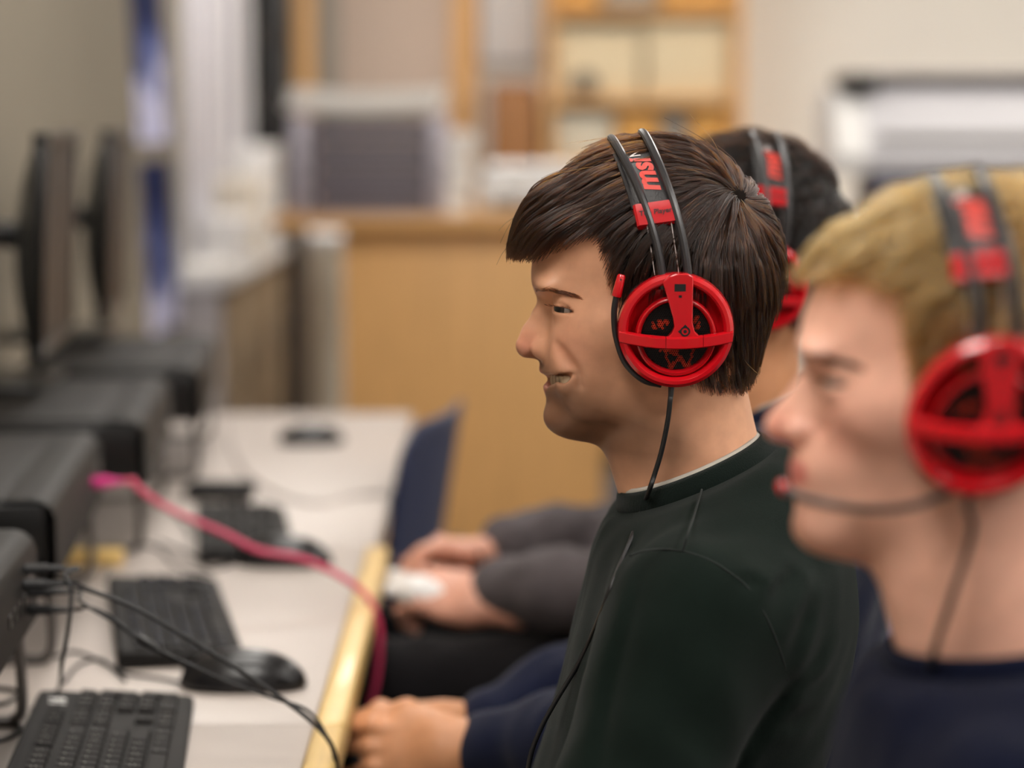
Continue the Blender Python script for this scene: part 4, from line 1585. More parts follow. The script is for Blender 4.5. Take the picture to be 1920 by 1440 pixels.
brow_and_lashes(p2, fr2, fh2, hair_mat('fair_brow', .85, .5), dense=800)

# player behind the one in focus: dark curly hair, navy sweatshirt, black controller
_c = unproj(1434, 538, 2.45)
C3 = np.array([_c[0], 2.538, _c[2]])
wl3, wr3 = unproj(856, 1408, 2.44), unproj(858, 1362, 2.60)
arms3 = pose(C3, wl3, wr3, el=(.03, .215, -.43), cuff=.040)
olive = (srgb(212, 150, 108), srgb(176, 108, 92), srgb(150, 104, 74), srgb(204, 132, 100))
p3, fr3, fb3, sf3 = build_person('person', 'dark curly-haired player in navy sweatshirt, mostly hidden behind the smiling young man', C3, 0, 1.0, olive,
                                 hair_generic(HL2, EXT2, W2, .060, .017, .97, .2, .0045, n=1000, per=9, cap_col=(20, 16, 14), r=.0004, frizz=.003, spread=.004),
                                 TORSO, arms3, [(wl3, (-.93, .08, -.10), (-.08, -.93, .36), -1, (24, 55, 45), .004), (wr3, (-.93, -.10, .02), (-.1, .72, .70), 1, (30, 70, 45), .004)], NAVY, JEANS,
                                 stubble_shade=.2, collar=(-.022, -.120, .062, .062, .38, .018), collar_m=NAVY, under=WHITE_TEE, shoe_m=SHOE, knee=.46, foot=.44, h_head=.003, skin_name='olive_skin', head_pitch=-15)

# farthest player: charcoal sleeves, black trousers, white controller
C4 = np.array([.215, 3.20, 1.125])
wl4, wr4 = unproj(912, 1128, 3.12), unproj(926, 1044, 3.27)
arms4 = pose(C4, wl4, wr4, sh=(-.03, .168, -.19), el=(.00, .215, -.40))
pink = (srgb(224, 164, 140), srgb(196, 112, 100), srgb(190, 140, 116), srgb(224, 148, 128))
p4, fr4, fb4, sf4 = build_person('person', 'player in charcoal sleeves and black trousers holding a white controller', C4, 0, .96, pink,
                                 hair_generic(HL2, EXT2, W2, .055, .016, .9, .3, .001, n=700, per=8, cap_col=(26, 20, 16), r=.0005),
                                 TORSO, arms4, [(wl4, (-.92, .30, .10), (-.10, -.55, .83), -1, (30, 70, 45), .004), (wr4, (-.92, -.30, .10), (-.1, .55, .83), 1, (30, 70, 45), .004)], GREY, BLACK,
                                 stubble_shade=.1, collar=(-.022, -.120, .062, .062, .38, .018), collar_m=GREY, shoe_m=SHOE, knee=.44, foot=.42, h_head=.0035, skin_name='pink_skin')

# headsets
hs2 = build_headset(BOOM_MOUTH)
tag(hs2, 'red headset with microphone at the mouth, on the nearest player at right', 'headset', 'red gaming headsets')
hs3 = copy_tree(hs1)
tag(hs3, 'red headset on dark curly hair, half hidden behind the smiling young man', 'headset', 'red gaming headsets')
hs4 = copy_tree(hs1)
tag(hs4, 'red headset worn by the farthest player in charcoal sleeves', 'headset', 'red gaming headsets')
for h_, f_ in ((hs1, fr1), (hs2, fr2), (hs3, fr3), (hs4, fr4)):
    move_root(h_, f_)


# game controllers held in the laps
def controller(name_label, wl, wr, body_m, accent_m, group='game controllers'):
    c = (np.asarray(wl) + np.asarray(wr)) / 2 + np.array([-.090, 0, -.012])
    root = empty('game_controller', c, name_label, 'controller', group)
    wid = abs(wl[1] - wr[1]) / 2 * .62 + .012
    def f(p):
        q = p.astype(np.float32).copy(); q[:, 1] = np.abs(q[:, 1])
        d = ell(q, (-.012, 0, .004), (.034, .052, .017))
        d = smin(d, ell(q, (-.008, .045, .002), (.030, .030, .019)), .02)
        d = smin(d, chain(q, [(.0, .052, 0), (.040, .062, -.008), (.062, .066, -.014)], [.019, .016, .011], .02), .02)
        return d
    V, F = sdf_mesh(f, (-.06, -.10, -.04), (.085, .10, .035), .004, newton=1)
    mk('shell', V + c, F, body_m, root)
    for (x, y) in ((-.018, -.045), (.010, .024)):
        MB().lathe([(.0001, .0215), (.0072, .0210), (.0082, .0195), (.0078, .0180), (.0040, .0175), (.0040, .0120)], 16, Matrix.Translation(Vector(c + np.array([x, y, 0])))).build('thumb_stick', accent_m, root)
    MB().box((.004, -.031, .015), (.022, -.024, .0205), .001, Matrix.Translation(Vector(c))).box((.0095, -.0365, .015), (.0165, -.0185, .0205), .001, Matrix.Translation(Vector(c))).build('direction_pad', accent_m, root)
    for a in range(4):
        x, y = -.016 + .011 * math.cos(a * math.pi / 2), .046 + .011 * math.sin(a * math.pi / 2)
        MB().lathe([(.0001, .0235), (.0040, .0232), (.0046, .0222), (.0046, .0160)], 12, Matrix.Translation(Vector(c + np.array([x, y, 0])))).build('button', accent_m, root)
    for s in (1, -1):
        MB().box((-.050, s * .045 - .020, .001), (-.034, s * .045 + .020, .014), .004, Matrix.Translation(Vector(c))).build('shoulder_button', body_m, root)
    return root


controller('black game controller with silver buttons in the navy-sleeved hands', wl3, wr3, mat('controller_black', srgb(24, 24, 27), rough=.4), mat('controller_silver', srgb(150, 150, 155), rough=.3, metal=.6))
controller('white game controller in the charcoal-sleeved hands', wl4, wr4, mat('controller_white', srgb(236, 234, 232), rough=.35), mat('controller_grey', srgb(120, 122, 124), rough=.4))


# headset cables
def cable(name, pts, r, m, label=None, cat='cable', group=None, n=60, parent=None):
    P = spline(pts, n)
    v, f = tube_mesh(P, r, 7)
    o = mk(name, v, f, m, parent, origin=None if parent else P[0])
    if label: tag(o, label, cat, group)
    return o


def on_shirt(px, py, sf, fb, lift=.002, y0=1.5, y1=2.3):
    """first point of a shirt met along a line of sight, lifted off the cloth"""
    P = np.stack([unproj(px, py, y) for y in np.linspace(y0, y1, 900)])
    d = sf(fb.l(P).astype(np.float32))
    i = int(np.argmax(d < 0)) if (d < 0).any() else None
    return None if i is None else P[i] + np.array([0, -lift, 0])


relief = fr1.w([np.array(cup_matrix(1) @ Vector((-.0028, -.0390, .004))) + np.array([.0004, .0016, -.0135])])[0]
pts = [relief, unproj(1252, 790, YM - .080), unproj(1240, 848, YM - .074), unproj(1226, 894, YM - .070), unproj(1220, 912, YM - .072)]
pts += [q for q in (on_shirt(px, py, sf1, fb1) for px, py in [(1204, 955), (1184, 1008), (1166, 1050), (1142, 1110), (1114, 1180), (1086, 1240)]) if q is not None]
pts += [pts[-1] + unproj(px, py, YM - .13) - unproj(1086, 1240, YM - .13) for px, py in [(1040, 1316), (1010, 1372), (990, 1430), (975, 1540), (960, 1640)]]
cable('headset_cable', pts, .0021, CABLE, 'thin black headset cable running down the dark green sweatshirt', 'cable', 'headset cables')
r2 = fr2.w([np.array(cup_matrix(1) @ Vector((-.0028, -.0390, .004))) + np.array([.0004, .0016, -.0135])])[0]
cable('headset_cable', [r2, unproj(1822, 1000, 1.31), unproj(1785, 1120, 1.312), unproj(1754, 1215, 1.32), unproj(1735, 1300, 1.345), unproj(1725, 1400, 1.38)],
      .0021, CABLE, 'black headset cable hanging beside the neck of the nearest player', 'cable', 'headset cables')

# ------------------------------------------------------------------ desks
M_D = Matrix.Translation((-.165, 2.2, 0)) @ Matrix.Rotation(math.atan(.0075), 4, 'Z')


def desk(y0, y1, label, strip=True):
    r = empty('computer_desk', tuple(M_D @ Vector((-.4, (y0 + y1) / 2 - 2.2, 0))), label, 'desk', 'computer desks in a row')
    a, b = y0 - 2.2 + .0012, y1 - 2.2 - .0012
    e = -.031 if strip else -.022
    MB().box((-.80, a, DZ - .032), (e, b, DZ), .0015, M_D).build('desk_top', LAMIN, r)
    if strip:
        MB().box((-.0308, a, DZ - .036), (0, b, DZ + .0015), .006, M_D, seg=3).build('edge_strip', PINE, r)
    else:
        MB().box((-.0218, a, DZ - .033), (-.018, b, DZ), .001, M_D).build('edge_strip', LAMIN, r)
    MB().box((-.79, a + .03, .25), (-.775, b - .03, DZ - .033), .002, M_D).build('modesty_panel', LAMIN, r)
    for y in (a + .05, b - .09):
        for x in (-.74, -.34):
            MB().box((x, y, .0), (x + .04, y + .04, DZ - .033), .004, M_D).build('leg', GREYM, r)
    return r


desk(.78, 2.335, 'pale computer desk with pine edge nearest the camera, holding the nearest keyboard')
desk(2.335, 3.33, 'pale computer desk with pine edge in the middle of the row')
desk(3.33, 4.87, 'pale computer desk without pine edge at the far end of the row', strip=False)


# ------------------------------------------------------------------ computers on brackets
def computer(near, far, label):
    n = np.array([near[0], near[1], 0]); f = np.array([far[0], far[1], 0])
    ang = math.atan2(f[1] - n[1], f[0] - n[0]) - math.pi / 2
    M = Matrix.Translation((n[0], n[1], DZ)) @ Matrix.Rotation(ang, 4, 'Z')
    L = float(np.linalg.norm(f - n))
    r = empty('desktop_computer', tuple(M @ Vector((-.15, L / 2, 0))), label, 'computer', 'desktop computers on brackets')
    MB().box((-.30, .004, .100), (-.010, L - .004, .186), .006, M).build('case', CHAR, r)
    # rounded front shell running over the top edge
    prof = [(-.055, .190), (-.022, .190), (-.012, .187), (-.004, .180), (0, .170), (0, .102), (-.006, .098), (-.020, .098), (-.020, .180), (-.055, .180)]
    V = [(x, y, z) for y in (0.0, L) for x, z in prof]
    k = len(prof)
    F = [[i, (i + 1) % k, k + (i + 1) % k, k + i] for i in range(k)]
    MB().add(V, F, M).build('front_shell', CASE, r, ang=25)
    MB().box((-.298, .006, .186), (-.056, L - .006, .1895), .001, M).build('top_panel', CASE, r)
    MB().box((-.290, -.003, .104), (-.012, .004, .184), .002, M).build('end_panel', GLOSS, r)
    MB().box((-.290, L - .004, .104), (-.012, L + .003, .184), .002, M).build('end_panel', GLOSS, r)
    for y in (.045, L - .045):
        P = [(-.015, y, .098), (-.012, y, .06), (-.012, y, .018), (-.02, y, .007), (-.04, y, .004), (-.20, y, .004), (-.27, y, .004), (-.285, y, .012), (-.285, y, .06), (-.285, y, .098)]
        v, fc = tube_mesh(spline(P, 40), .0055, 8)
        MB().add([(p[0], y + (p[1] - y) * 2.2, p[2]) for p in v], fc, M).build('bracket_leg', GREYM, r)
    for j in range(4):
        MB().box((-.001, L - .20 + j * .032, .130), (.0012, L - .185 + j * .032, .142), .0005, M).build('port', GLOSS, r)
    MB().lathe([(.0001, .002), (.006, .002), (.007, .001), (.007, 0)], 14, M @ Matrix.Translation((0, L - .05, .150)) @ Matrix.Rotation(math.pi / 2, 4, 'Y')).build('power_button', GREYM, r)
    return M, L


UN = [((-.440, 1.800), (-.477, 2.375)), ((-.493, 2.560), (-.540, 3.125)), ((-.500, 3.245), (-.545, 3.805)), ((-.512, 3.93), (-.560, 4.53))]
UL = ['charcoal desktop computer with black plugs in its front, at left edge', 'charcoal desktop computer with the pink cable plugged in', 'charcoal desktop computer under the nearer monitor', 'charcoal desktop computer under the farther monitor']
UM = [computer(a, b, l) for (a, b), l in zip(UN, UL)]


# ------------------------------------------------------------------ monitors
def monitor(near, far, zb, zt, label, base_z):
    n = np.array([near[0], near[1], 0]); f = np.array([far[0], far[1], 0])
    ang = math.atan2(f[1] - n[1], f[0] - n[0]) - math.pi / 2
    M = Matrix.Translation((n[0], n[1], 0)) @ Matrix.Rotation(ang, 4, 'Z') @ Matrix.Translation((0, 0, zb)) @ Matrix.Rotation(math.radians(2.5), 4, 'Y')
    L = float(np.linalg.norm(f - n)); H = zt - zb
    r = empty('monitor', tuple(M @ Vector((-.12, L / 2, 0)))[:2] + (base_z,), label, 'monitor', 'monitors on the desk')
    fr_ = MB()
    fr_.box((-.022, 0, 0), (0, L, .020), .002, M).box((-.022, 0, H - .016), (0, L, H), .002, M).box((-.022, 0, .02), (0, .016, H - .016), .002, M).box((-.022, L - .016, .02), (0, L, H - .016), .002, M)
    fr_.build('bezel', GLOSS, r)
    MB().box((-.020, .016, .020), (-.004, L - .016, H - .016), 0, M).build('screen', mat('dark_screen', srgb(44, 37, 35), rough=.45, spec=.3), r)
    V, F = [], []
    g = 9
    for i in range(g):
        for j in range(g):
            u, w = i / (g - 1), j / (g - 1)
            bulge = .042 * (1 - abs(2 * u - 1) ** 2.6) * (1 - abs(2 * w - 1) ** 2.6)
            V.append((-.022 - bulge, u * L, w * H))
    for i in range(g - 1):
        for j in range(g - 1):
            F.append([i * g + j, (i + 1) * g + j, (i + 1) * g + j + 1, i * g + j + 1])
    MB().add(V, F, M).build('back_shell', mat('blue_black_plastic', srgb(44, 48, 54), rough=.35), r)
    MB().box((-.125, L / 2 - .035, H * .46), (-.060, L / 2 + .035, H * .58), .008, M).build('neck', GLOSS, r)
    c = M @ Vector((-.130, L / 2, 0))
    MB().box((c.x - .022, c.y - .045, base_z + .012), (c.x + .022, c.y + .045, zb + H * .60), .006).build('stand_column', GLOSS, r)
    MB().box((c.x - .09, c.y - .13, base_z), (c.x + .12, c.y + .13, base_z + .014), .006).build('foot', GLOSS, r)
    return r


monitor((-.678, 3.45), (-.722, 3.94), .985, 1.318, 'black monitor at left, the nearer one, standing on a computer', DZ + .19)
monitor((-.715, 4.24), (-.762, 4.73), .975, 1.318, 'black monitor at left, the farther one, beside the blue posters', DZ + .19)


# ------------------------------------------------------------------ keyboards, mice
KEYM = mat('black_key', srgb(27, 25, 24), rough=.65, spec=.22)
KEYB = mat('black_keyboard_plastic', srgb(24, 22, 21), rough=.65, spec=.22)
KEYPRINT = mat('key_print', srgb(170, 166, 160), rough=.6)
BLUEPRINT = mat('blue_key_print', srgb(90, 120, 170), rough=.5)


def key_layout(rows=6):
    """(x along the keyboard, y from the rear edge, w, d) in key units, seen from the user: x to the right"""
    K = []
    fx = [0] + [2 + i for i in range(4)] + [6.5 + i for i in range(4)] + [11 + i for i in range(4)]
    K += [(x, 0, 1, 1) for x in fx] + [(15.3 + i, 0, 1, 1) for i in range(3)]
    K += [(i, 1.25, 1, 1) for i in range(13)] + [(13, 1.25, 2, 1)]
    K += [(0, 2.25, 1.5, 1)] + [(1.5 + i, 2.25, 1, 1) for i in range(12)] + [(13.5, 2.25, 1.5, 1)]
    K += [(0, 3.25, 1.75, 1)] + [(1.75 + i, 3.25, 1, 1) for i in range(11)] + [(12.75, 3.25, 2.25, 1)]
    K += [(0, 4.25, 2.25, 1)] + [(2.25 + i, 4.25, 1, 1) for i in range(10)] + [(12.25, 4.25, 2.75, 1)]
    K += [(0, 5.25, 1.5, 1), (1.5, 5.25, 1, 1), (2.5, 5.25, 1.5, 1), (4, 5.25, 6, 1), (10, 5.25, 1.5, 1), (11.5, 5.25, 1, 1), (12.5, 5.25, 1, 1), (13.5, 5.25, 1.5, 1)]
    K += [(15.3 + i, y, 1, 1) for y in (1.25, 2.25) for i in range(3)] + [(16.3, 4.25, 1, 1)] + [(15.3 + i, 5.25, 1, 1) for i in range(3)]
    K += [(18.6 + i, 1.25, 1, 1) for i in range(4)] + [(18.6 + i, y, 1, 1) for y in (2.25, 3.25, 4.25) for i in range(3)] + [(21.6, 2.25, 1, 2), (21.6, 4.25, 1, 2), (18.6, 5.25, 2, 1), (20.6, 5.25, 1, 1)]
    return K


KEYCACHE = {}


def keyboard(tl, bl, wid, label, L=.445, prints=None, detailed=True):
    """tl: rear corner of the far (numpad) end on the desk; bl: a point on the rear edge nearer the camera"""
    tl, bl = np.array(tl), np.array(bl)
    a = bl - tl; a[2] = 0; a /= np.linalg.norm(a)               # towards the camera
    e = np.array([-a[1], a[0], 0])                              # towards the user
    if e[0] < 0: e = -e
    # keyboard frame: x to the user's right (away from the camera), y towards the rear edge, z up; origin at the near rear... centre
    c = tl + e * wid / 2 + a * L / 2
    M = Matrix(((-a[0], -e[0], 0, c[0]), (-a[1], -e[1], 0, c[1]), (0, 0, 1, DZ), (0, 0, 0, 1)))
    r = empty('keyboard', (c[0], c[1], DZ), label, 'keyboard', 'black keyboards on the desks')
    b = MB()
    y0, y1 = -wid / 2, wid / 2
    prof = [(y0, .003), (y0, .010), (y0 + .006, .0135), (y1 - .012, .0215), (y1 - .004, .0215), (y1, .016), (y1, .004)]
    n = len(prof)
    xs = [-L / 2, -L / 2 + .004, L / 2 - .004, L / 2]
    V = []
    for i, x in enumerate(xs):
        s = .985 if i in (0, 3) else 1
        V += [(x, y * s, z if i in (1, 2) else z * .9) for y, z in prof]
    F = [[i * n + k, i * n + (k + 1) % n, (i + 1) * n + (k + 1) % n, (i + 1) * n + k] for i in range(3) for k in range(n)] + [list(range(n)), [3 * n + k for k in range(n)][::-1]]
    b.add(V, F, M).build('case', KEYB, r, ang=25)
    for x in (-L / 2 + .03, L / 2 - .05):
        MB().box((x, y1 - .02, 0), (x + .02, y1 - .008, .006), .001, M).build('foot', KEYB, r)
    U = (L - .016) / 22.7
    V_ = (wid - .030) / 6.3
    slope = (.0215 - .0135) / (wid - .018)
    for (x, y, w, d) in key_layout():
        cx = -L / 2 + .008 + (x + w / 2) * U
        cy = y1 - .018 - (y + d / 2) * V_
        zz = .0135 + slope * (cy - y0 - .006) - .002
        kk = (round(w, 2), round(d, 2), round(U, 5), round(V_, 5))
        if kk not in KEYCACHE:
            hw, hd = w * U / 2 - .0007, d * V_ / 2 - .0007
            tw, td = hw - .0022, hd - .0022
            v = [(-hw, -hd, 0), (hw, -hd, 0), (hw, hd, 0), (-hw, hd, 0), (-tw, -td + .0005, .0062), (tw, -td + .0005, .0062), (tw, td + .0005, .0072), (-tw, td + .0005, .0072)]
            me = bpy.data.meshes.new('key')
            me.from_pydata(v, [], [[0, 1, 5, 4], [1, 2, 6, 5], [2, 3, 7, 6], [3, 0, 4, 7], [4, 5, 6, 7]])
            me.materials.append(KEYM)
            KEYCACHE[kk] = me
        o = bpy.data.objects.new('key', KEYCACHE[kk])
        COL.objects.link(o)
        o.parent = r
        W = M @ Matrix.Translation((cx, cy, zz)) @ Matrix.Rotation(math.atan(slope), 4, 'X')
        o.matrix_local = Matrix.Translation(-Vector((c[0], c[1], DZ))) @ W
    # printed legends: short pale marks on the keys
    if prints:
        pb = MB(); rr = random.Random(3)
        for (x, y, w, d) in key_layout():
            if w > 2.5: continue
            cx = -L / 2 + .008 + (x + .30 * w) * U; cy = y1 - .018 - (y + .36 * d) * V_
            zz = .0135 + slope * (cy - y0 - .006) - .002 + .0073
            for q in range(rr.choice((1, 1, 2))):
                Mk = M @ Matrix.Translation((cx, cy - q * .0042, zz)) @ Matrix.Rotation(math.atan(slope), 4, 'X')
                pb.box((-.0011, -.0004, 0), (.0011, .0004, .00012), 0, Mk)
                pb.box((-.0011, -.0014, 0), (-.0006, .0004, .00012), 0, Mk)
        pb.build('key_legends', prints, r, smooth=False)['kind'] = 'stuff'
    return M, r, y1, slope, y0


k1 = keyboard(on_z(70, 1300, DZ + .018), on_z(10, 1440, DZ + .018), .158, 'black keyboard marked 16 in white, nearest the camera', prints=KEYPRINT)
k2 = keyboard(on_z(200, 1084, DZ + .018), on_z(222, 1246, DZ + .018), .139, 'black keyboard with blue key marks, behind the computer mouse', prints=BLUEPRINT)
k3 = keyboard(on_z(368, 946, DZ + .018), on_z(372, 1040, DZ + .018), .132, 'dark keyboard at the blurred far mouse, under the pink cable', L=.40)
# hand-written number on the corner of the nearest keyboard
M, r, y1, slope, y0 = k1
tv, tf = text_mesh('16', .023, .0007, .2)
tv[:, 0] *= 1.35
Mt = M @ Matrix.Translation((.445 / 2 - .052, y1 - .026, .0212)) @ Matrix.Rotation(math.atan(slope), 4, 'X') @ Matrix.Rotation(math.radians(6), 4, 'Z')
mk('handwritten_number', [tuple(Mt @ Vector((q[0], q[1], .0006))) for q in tv], tf, mat('white_paint_pen', srgb(232, 230, 226), rough=.6), r, smooth=False)


def mouse(c, ang, label, s=1.0, body=None):
    M = Matrix.Translation((c[0], c[1], DZ)) @ Matrix.Rotation(math.radians(ang), 4, 'Z') @ Matrix.Scale(s, 4)
    r = empty('computer_mouse', (c[0], c[1], DZ), label, 'mouse', 'black computer mice')
    def f(p):
        p = p.astype(np.float32)
        d = ell(p, (.006, 0, .004), (.062, .032, .036))
        d = smin(d, ell(p, (-.024, 0, .002), (.036, .029, .026)), .02)
        return smax(d, (.0015 - p[:, 2]).astype(np.float32), .003)
    V, F = sdf_mesh(f, (-.07, -.045, -.005), (.08, .045, .05), .003, newton=1)
    V = np.array([tuple(M @ Vector(map(float, q))) for q in V])
    mk('shell', V, F, body or mat('mouse_black', srgb(24, 23, 25), rough=.28), r)
    MB().lathe([(.0001, -.0035), (.010, -.0035), (.011, -.002), (.011, .002), (.010, .0035), (.0001, .0035)], 20, M @ Matrix.Translation((-.036, 0, .022)) @ Matrix.Rotation(math.pi / 2, 4, 'X')).build('scroll_wheel', CHAR, r)
    MB().box((-.060, -.0006, .006), (-.030, .0006, .0262), 0, M).build('button_split', GLOSS, r, smooth=False)
    return M


m1 = mouse(on_z(452, 1288, DZ), -4, 'black computer mouse beside the nearest keyboard, on the desk seam', 1.04)
m2 = mouse(on_z(530, 1058, DZ), -6, 'black computer mouse under the pink cable', 1.0)
m3 = mouse(on_z(582, 832, DZ), 3, 'black computer mouse alone at the far end of the desks', .93)
hub = empty('card_reader', on_z(408, 945, DZ), 'small dark box on the desk behind the farthest keyboard', 'device')
hc = on_z(400, 946, DZ)
MB().box((hc[0] - .05, hc[1] + .03, DZ), (hc[0] + .055, hc[1] + .115, DZ + .022), .005).build('housing', KEYB, hub)
MB().box((hc[0] - .03, hc[1] + .029, DZ + .008), (hc[0] + .03, hc[1] + .031, DZ + .012), 0).build('slot', GLOSS, hub, smooth=False)
blk = on_z(176, 1060, DZ)
tb_ = MB().box((blk[0] - .07, blk[1] - .014, DZ), (blk[0] + .04, blk[1] + .014, DZ + .022), .003).build('wood_block', PINE, origin=(blk[0], blk[1], DZ))
tag(tb_, 'short pine offcut lying on the desk behind a bracket leg', 'wood block')

# ------------------------------------------------------------------ plugs and cables on the desk
PINK = mat('pink_cable', srgb(206, 62, 100), rough=.45)
MAG = mat('magenta_plug', srgb(214, 40, 130), rough=.4)


def plug(c, d, m, L=.040, r=.0052, parent=None):
    d = np.array(d, float); d /= np.linalg.norm(d)
    P = [c - d * .006, c, c + d * .001, c + d * L * .55, c + d * L * .6, c + d * L * .97, c + d * L]
    return MB().tube(P, [.0022, .0022, r, r, r * .7, r * .45, r * .35], 10).build('plug', m, parent)


def wire(label, plug_at, d, pts, m, plug_m, r=.0022, group='cables plugged into the computers', name='audio_cable', plug_r=.0052):
    p0 = np.array(plug_at, float)
    dd = np.array(d, float); dd /= np.linalg.norm(dd)
    P = spline([p0 + dd * .039, p0 + dd * .052] + list(pts), 90)
    root = empty(name, p0, label, 'cable', group)
    v, f = tube_mesh(P, r, 7)
    mk('cord', v, f, m, root)
    plug(p0, dd, plug_m, parent=root, r=plug_r)
    return root


M1, L1 = UM[0]
fp = lambda y, z: np.array(M1 @ Vector((0, L1 - y, z)))
ed = lambda px, py, dz=.003: on_z(px, py, DZ + dz)
edge_pt = ed(592, 1352, .004)
wire('black cable from the upper plug dropping straight down behind the keyboard', fp(.09, .166), (1, 0, .02), [unproj(122, 1078, 2.26), unproj(134, 1110, 2.25), unproj(128, 1180, 2.24), unproj(116, 1245, 2.26), ed(108, 1296, .004), ed(60, 1330, .004)], CABLE, BLK)
wire('thick black cable arching from the computer over the mouse to the desk edge', fp(.10, .153), (1, 0, 0), [unproj(150, 1100, 2.24), unproj(250, 1138, 2.22), unproj(350, 1195, 2.21), unproj(450, 1257, 2.20), unproj(540, 1318, 2.20), unproj(592, 1360, 2.20), unproj(622, 1398, 2.20), unproj(634, 1450, 2.20), unproj(634, 1560, 2.2)], CABLE, BLK, r=.0024)
c3 = wire('thin black splitter cable with a small joint, crossing the middle keyboard', fp(.07, .140), (1, 0, 0), [unproj(150, 1127, 2.28), unproj(200, 1158, 2.27), unproj(256, 1194, 2.25), unproj(296, 1219, 2.24), unproj(360, 1248, 2.22), unproj(430, 1280, 2.215), unproj(520, 1311, 2.21), unproj(575, 1331, 2.205), unproj(606, 1368, 2.203), unproj(628, 1430, 2.202), unproj(630, 1560, 2.2)], CABLE, BLK, r=.0017)
MB().tube([unproj(256, 1193, 2.25), unproj(262, 1197, 2.25), unproj(288, 1213, 2.243), unproj(296, 1218, 2.24)], [.0022, .0042, .0042, .0024], 10).build('splitter_joint', BLK, c3)
wire('thin black cable from the lowest plug, joining the splitter', fp(.07, .122), (1, 0, 0), [unproj(140, 1142, 2.29), unproj(172, 1140, 2.285), unproj(205, 1155, 2.27), unproj(240, 1182, 2.255), unproj(258, 1195, 2.25)], CABLE, BLK, r=.0015)
M2, L2 = UM[1]
pp = np.array(M2 @ Vector((0, L2 - .13, .142)))
wire('pink cable running from the computer across the desks and over the edge', pp, (1, 0, .03), [unproj(250, 907, 2.98), unproj(292, 940, 2.97), unproj(345, 968, 2.96), unproj(420, 1000, 2.95), unproj(485, 1032, 2.94), unproj(560, 1046, 2.935), unproj(628, 1075, 2.93), unproj(682, 1112, 2.92), unproj(704, 1150, 2.91), unproj(712, 1200, 2.91), unproj(706, 1270, 2.91), unproj(694, 1325, 2.91), unproj(680, 1420, 2.91)], PINK, MAG, r=.0042, plug_r=.0075, name='network_cable')
cable('mouse_cable', [ed(352, 1282), ed(300, 1272), ed(235, 1262), ed(190, 1240), ed(140, 1222), ed(95, 1232), ed(40, 1228), ed(-40, 1222)], .0018, CABLE, 'black mouse cable looping on the desk beside the nearest keyboard', 'cable', 'cables lying on the desks')
cable('mouse_cable', [ed(120, 1280), ed(145, 1248), ed(185, 1236), ed(215, 1256), ed(235, 1276)], .0018, CABLE, 'short black cable loop on the desk above the nearest keyboard', 'cable', 'cables lying on the desks')
cable('keyboard_cable', [ed(395, 1078), ed(330, 1060), ed(300, 1030), ed(262, 1022), ed(228, 1036), ed(205, 1060), ed(190, 1090)], .0018, CABLE, 'black keyboard cable looping behind the middle keyboard', 'cable', 'cables lying on the desks')
cable('keyboard_cable', [ed(300, 1016), ed(345, 1035), ed(380, 1056), ed(400, 1066), ed(440, 1052), ed(425, 1030), ed(380, 1012)], .0018, CABLE, 'grey-black cable curl behind the far mouse under the pink cable', 'cable', 'cables lying on the desks')
cable('mouse_cable', [ed(360, 1010), ed(352, 990), ed(335, 968), ed(318, 950)], .0018, CABLE, 'short dark cable by the bracket leg behind the far keyboard', 'cable', 'cables lying on the desks')
for q, lab in (([ed(-30, 1290), ed(15, 1292), ed(38, 1300), ed(10, 1318), ed(-30, 1322)], 'black cable loop under the bracket at the left edge'), ([ed(-30, 1395), ed(10, 1385), ed(38, 1368), ed(20, 1352), ed(-30, 1360)], 'black cable under the near bracket at bottom left')):
    cable('power_cable', q, .0024, CABLE, lab, 'cable', 'cables lying on the desks')
PALE = mat('pale_grey_cable', srgb(178, 168, 162), rough=.6)
cable('flat_cable', [ed(425, 800, .002), ed(440, 850, .002), ed(470, 895, .002), ed(530, 930, .002), ed(600, 945, .002), ed(660, 930, .002), ed(720, 925, .002)], .004, PALE, 'pale grey cable curving across the far desk', 'cable', 'cables lying on the desks')


# ------------------------------------------------------------------ chairs
BLUE = mat('blue_chair_plastic', srgb(34, 44, 76), rough=.5)


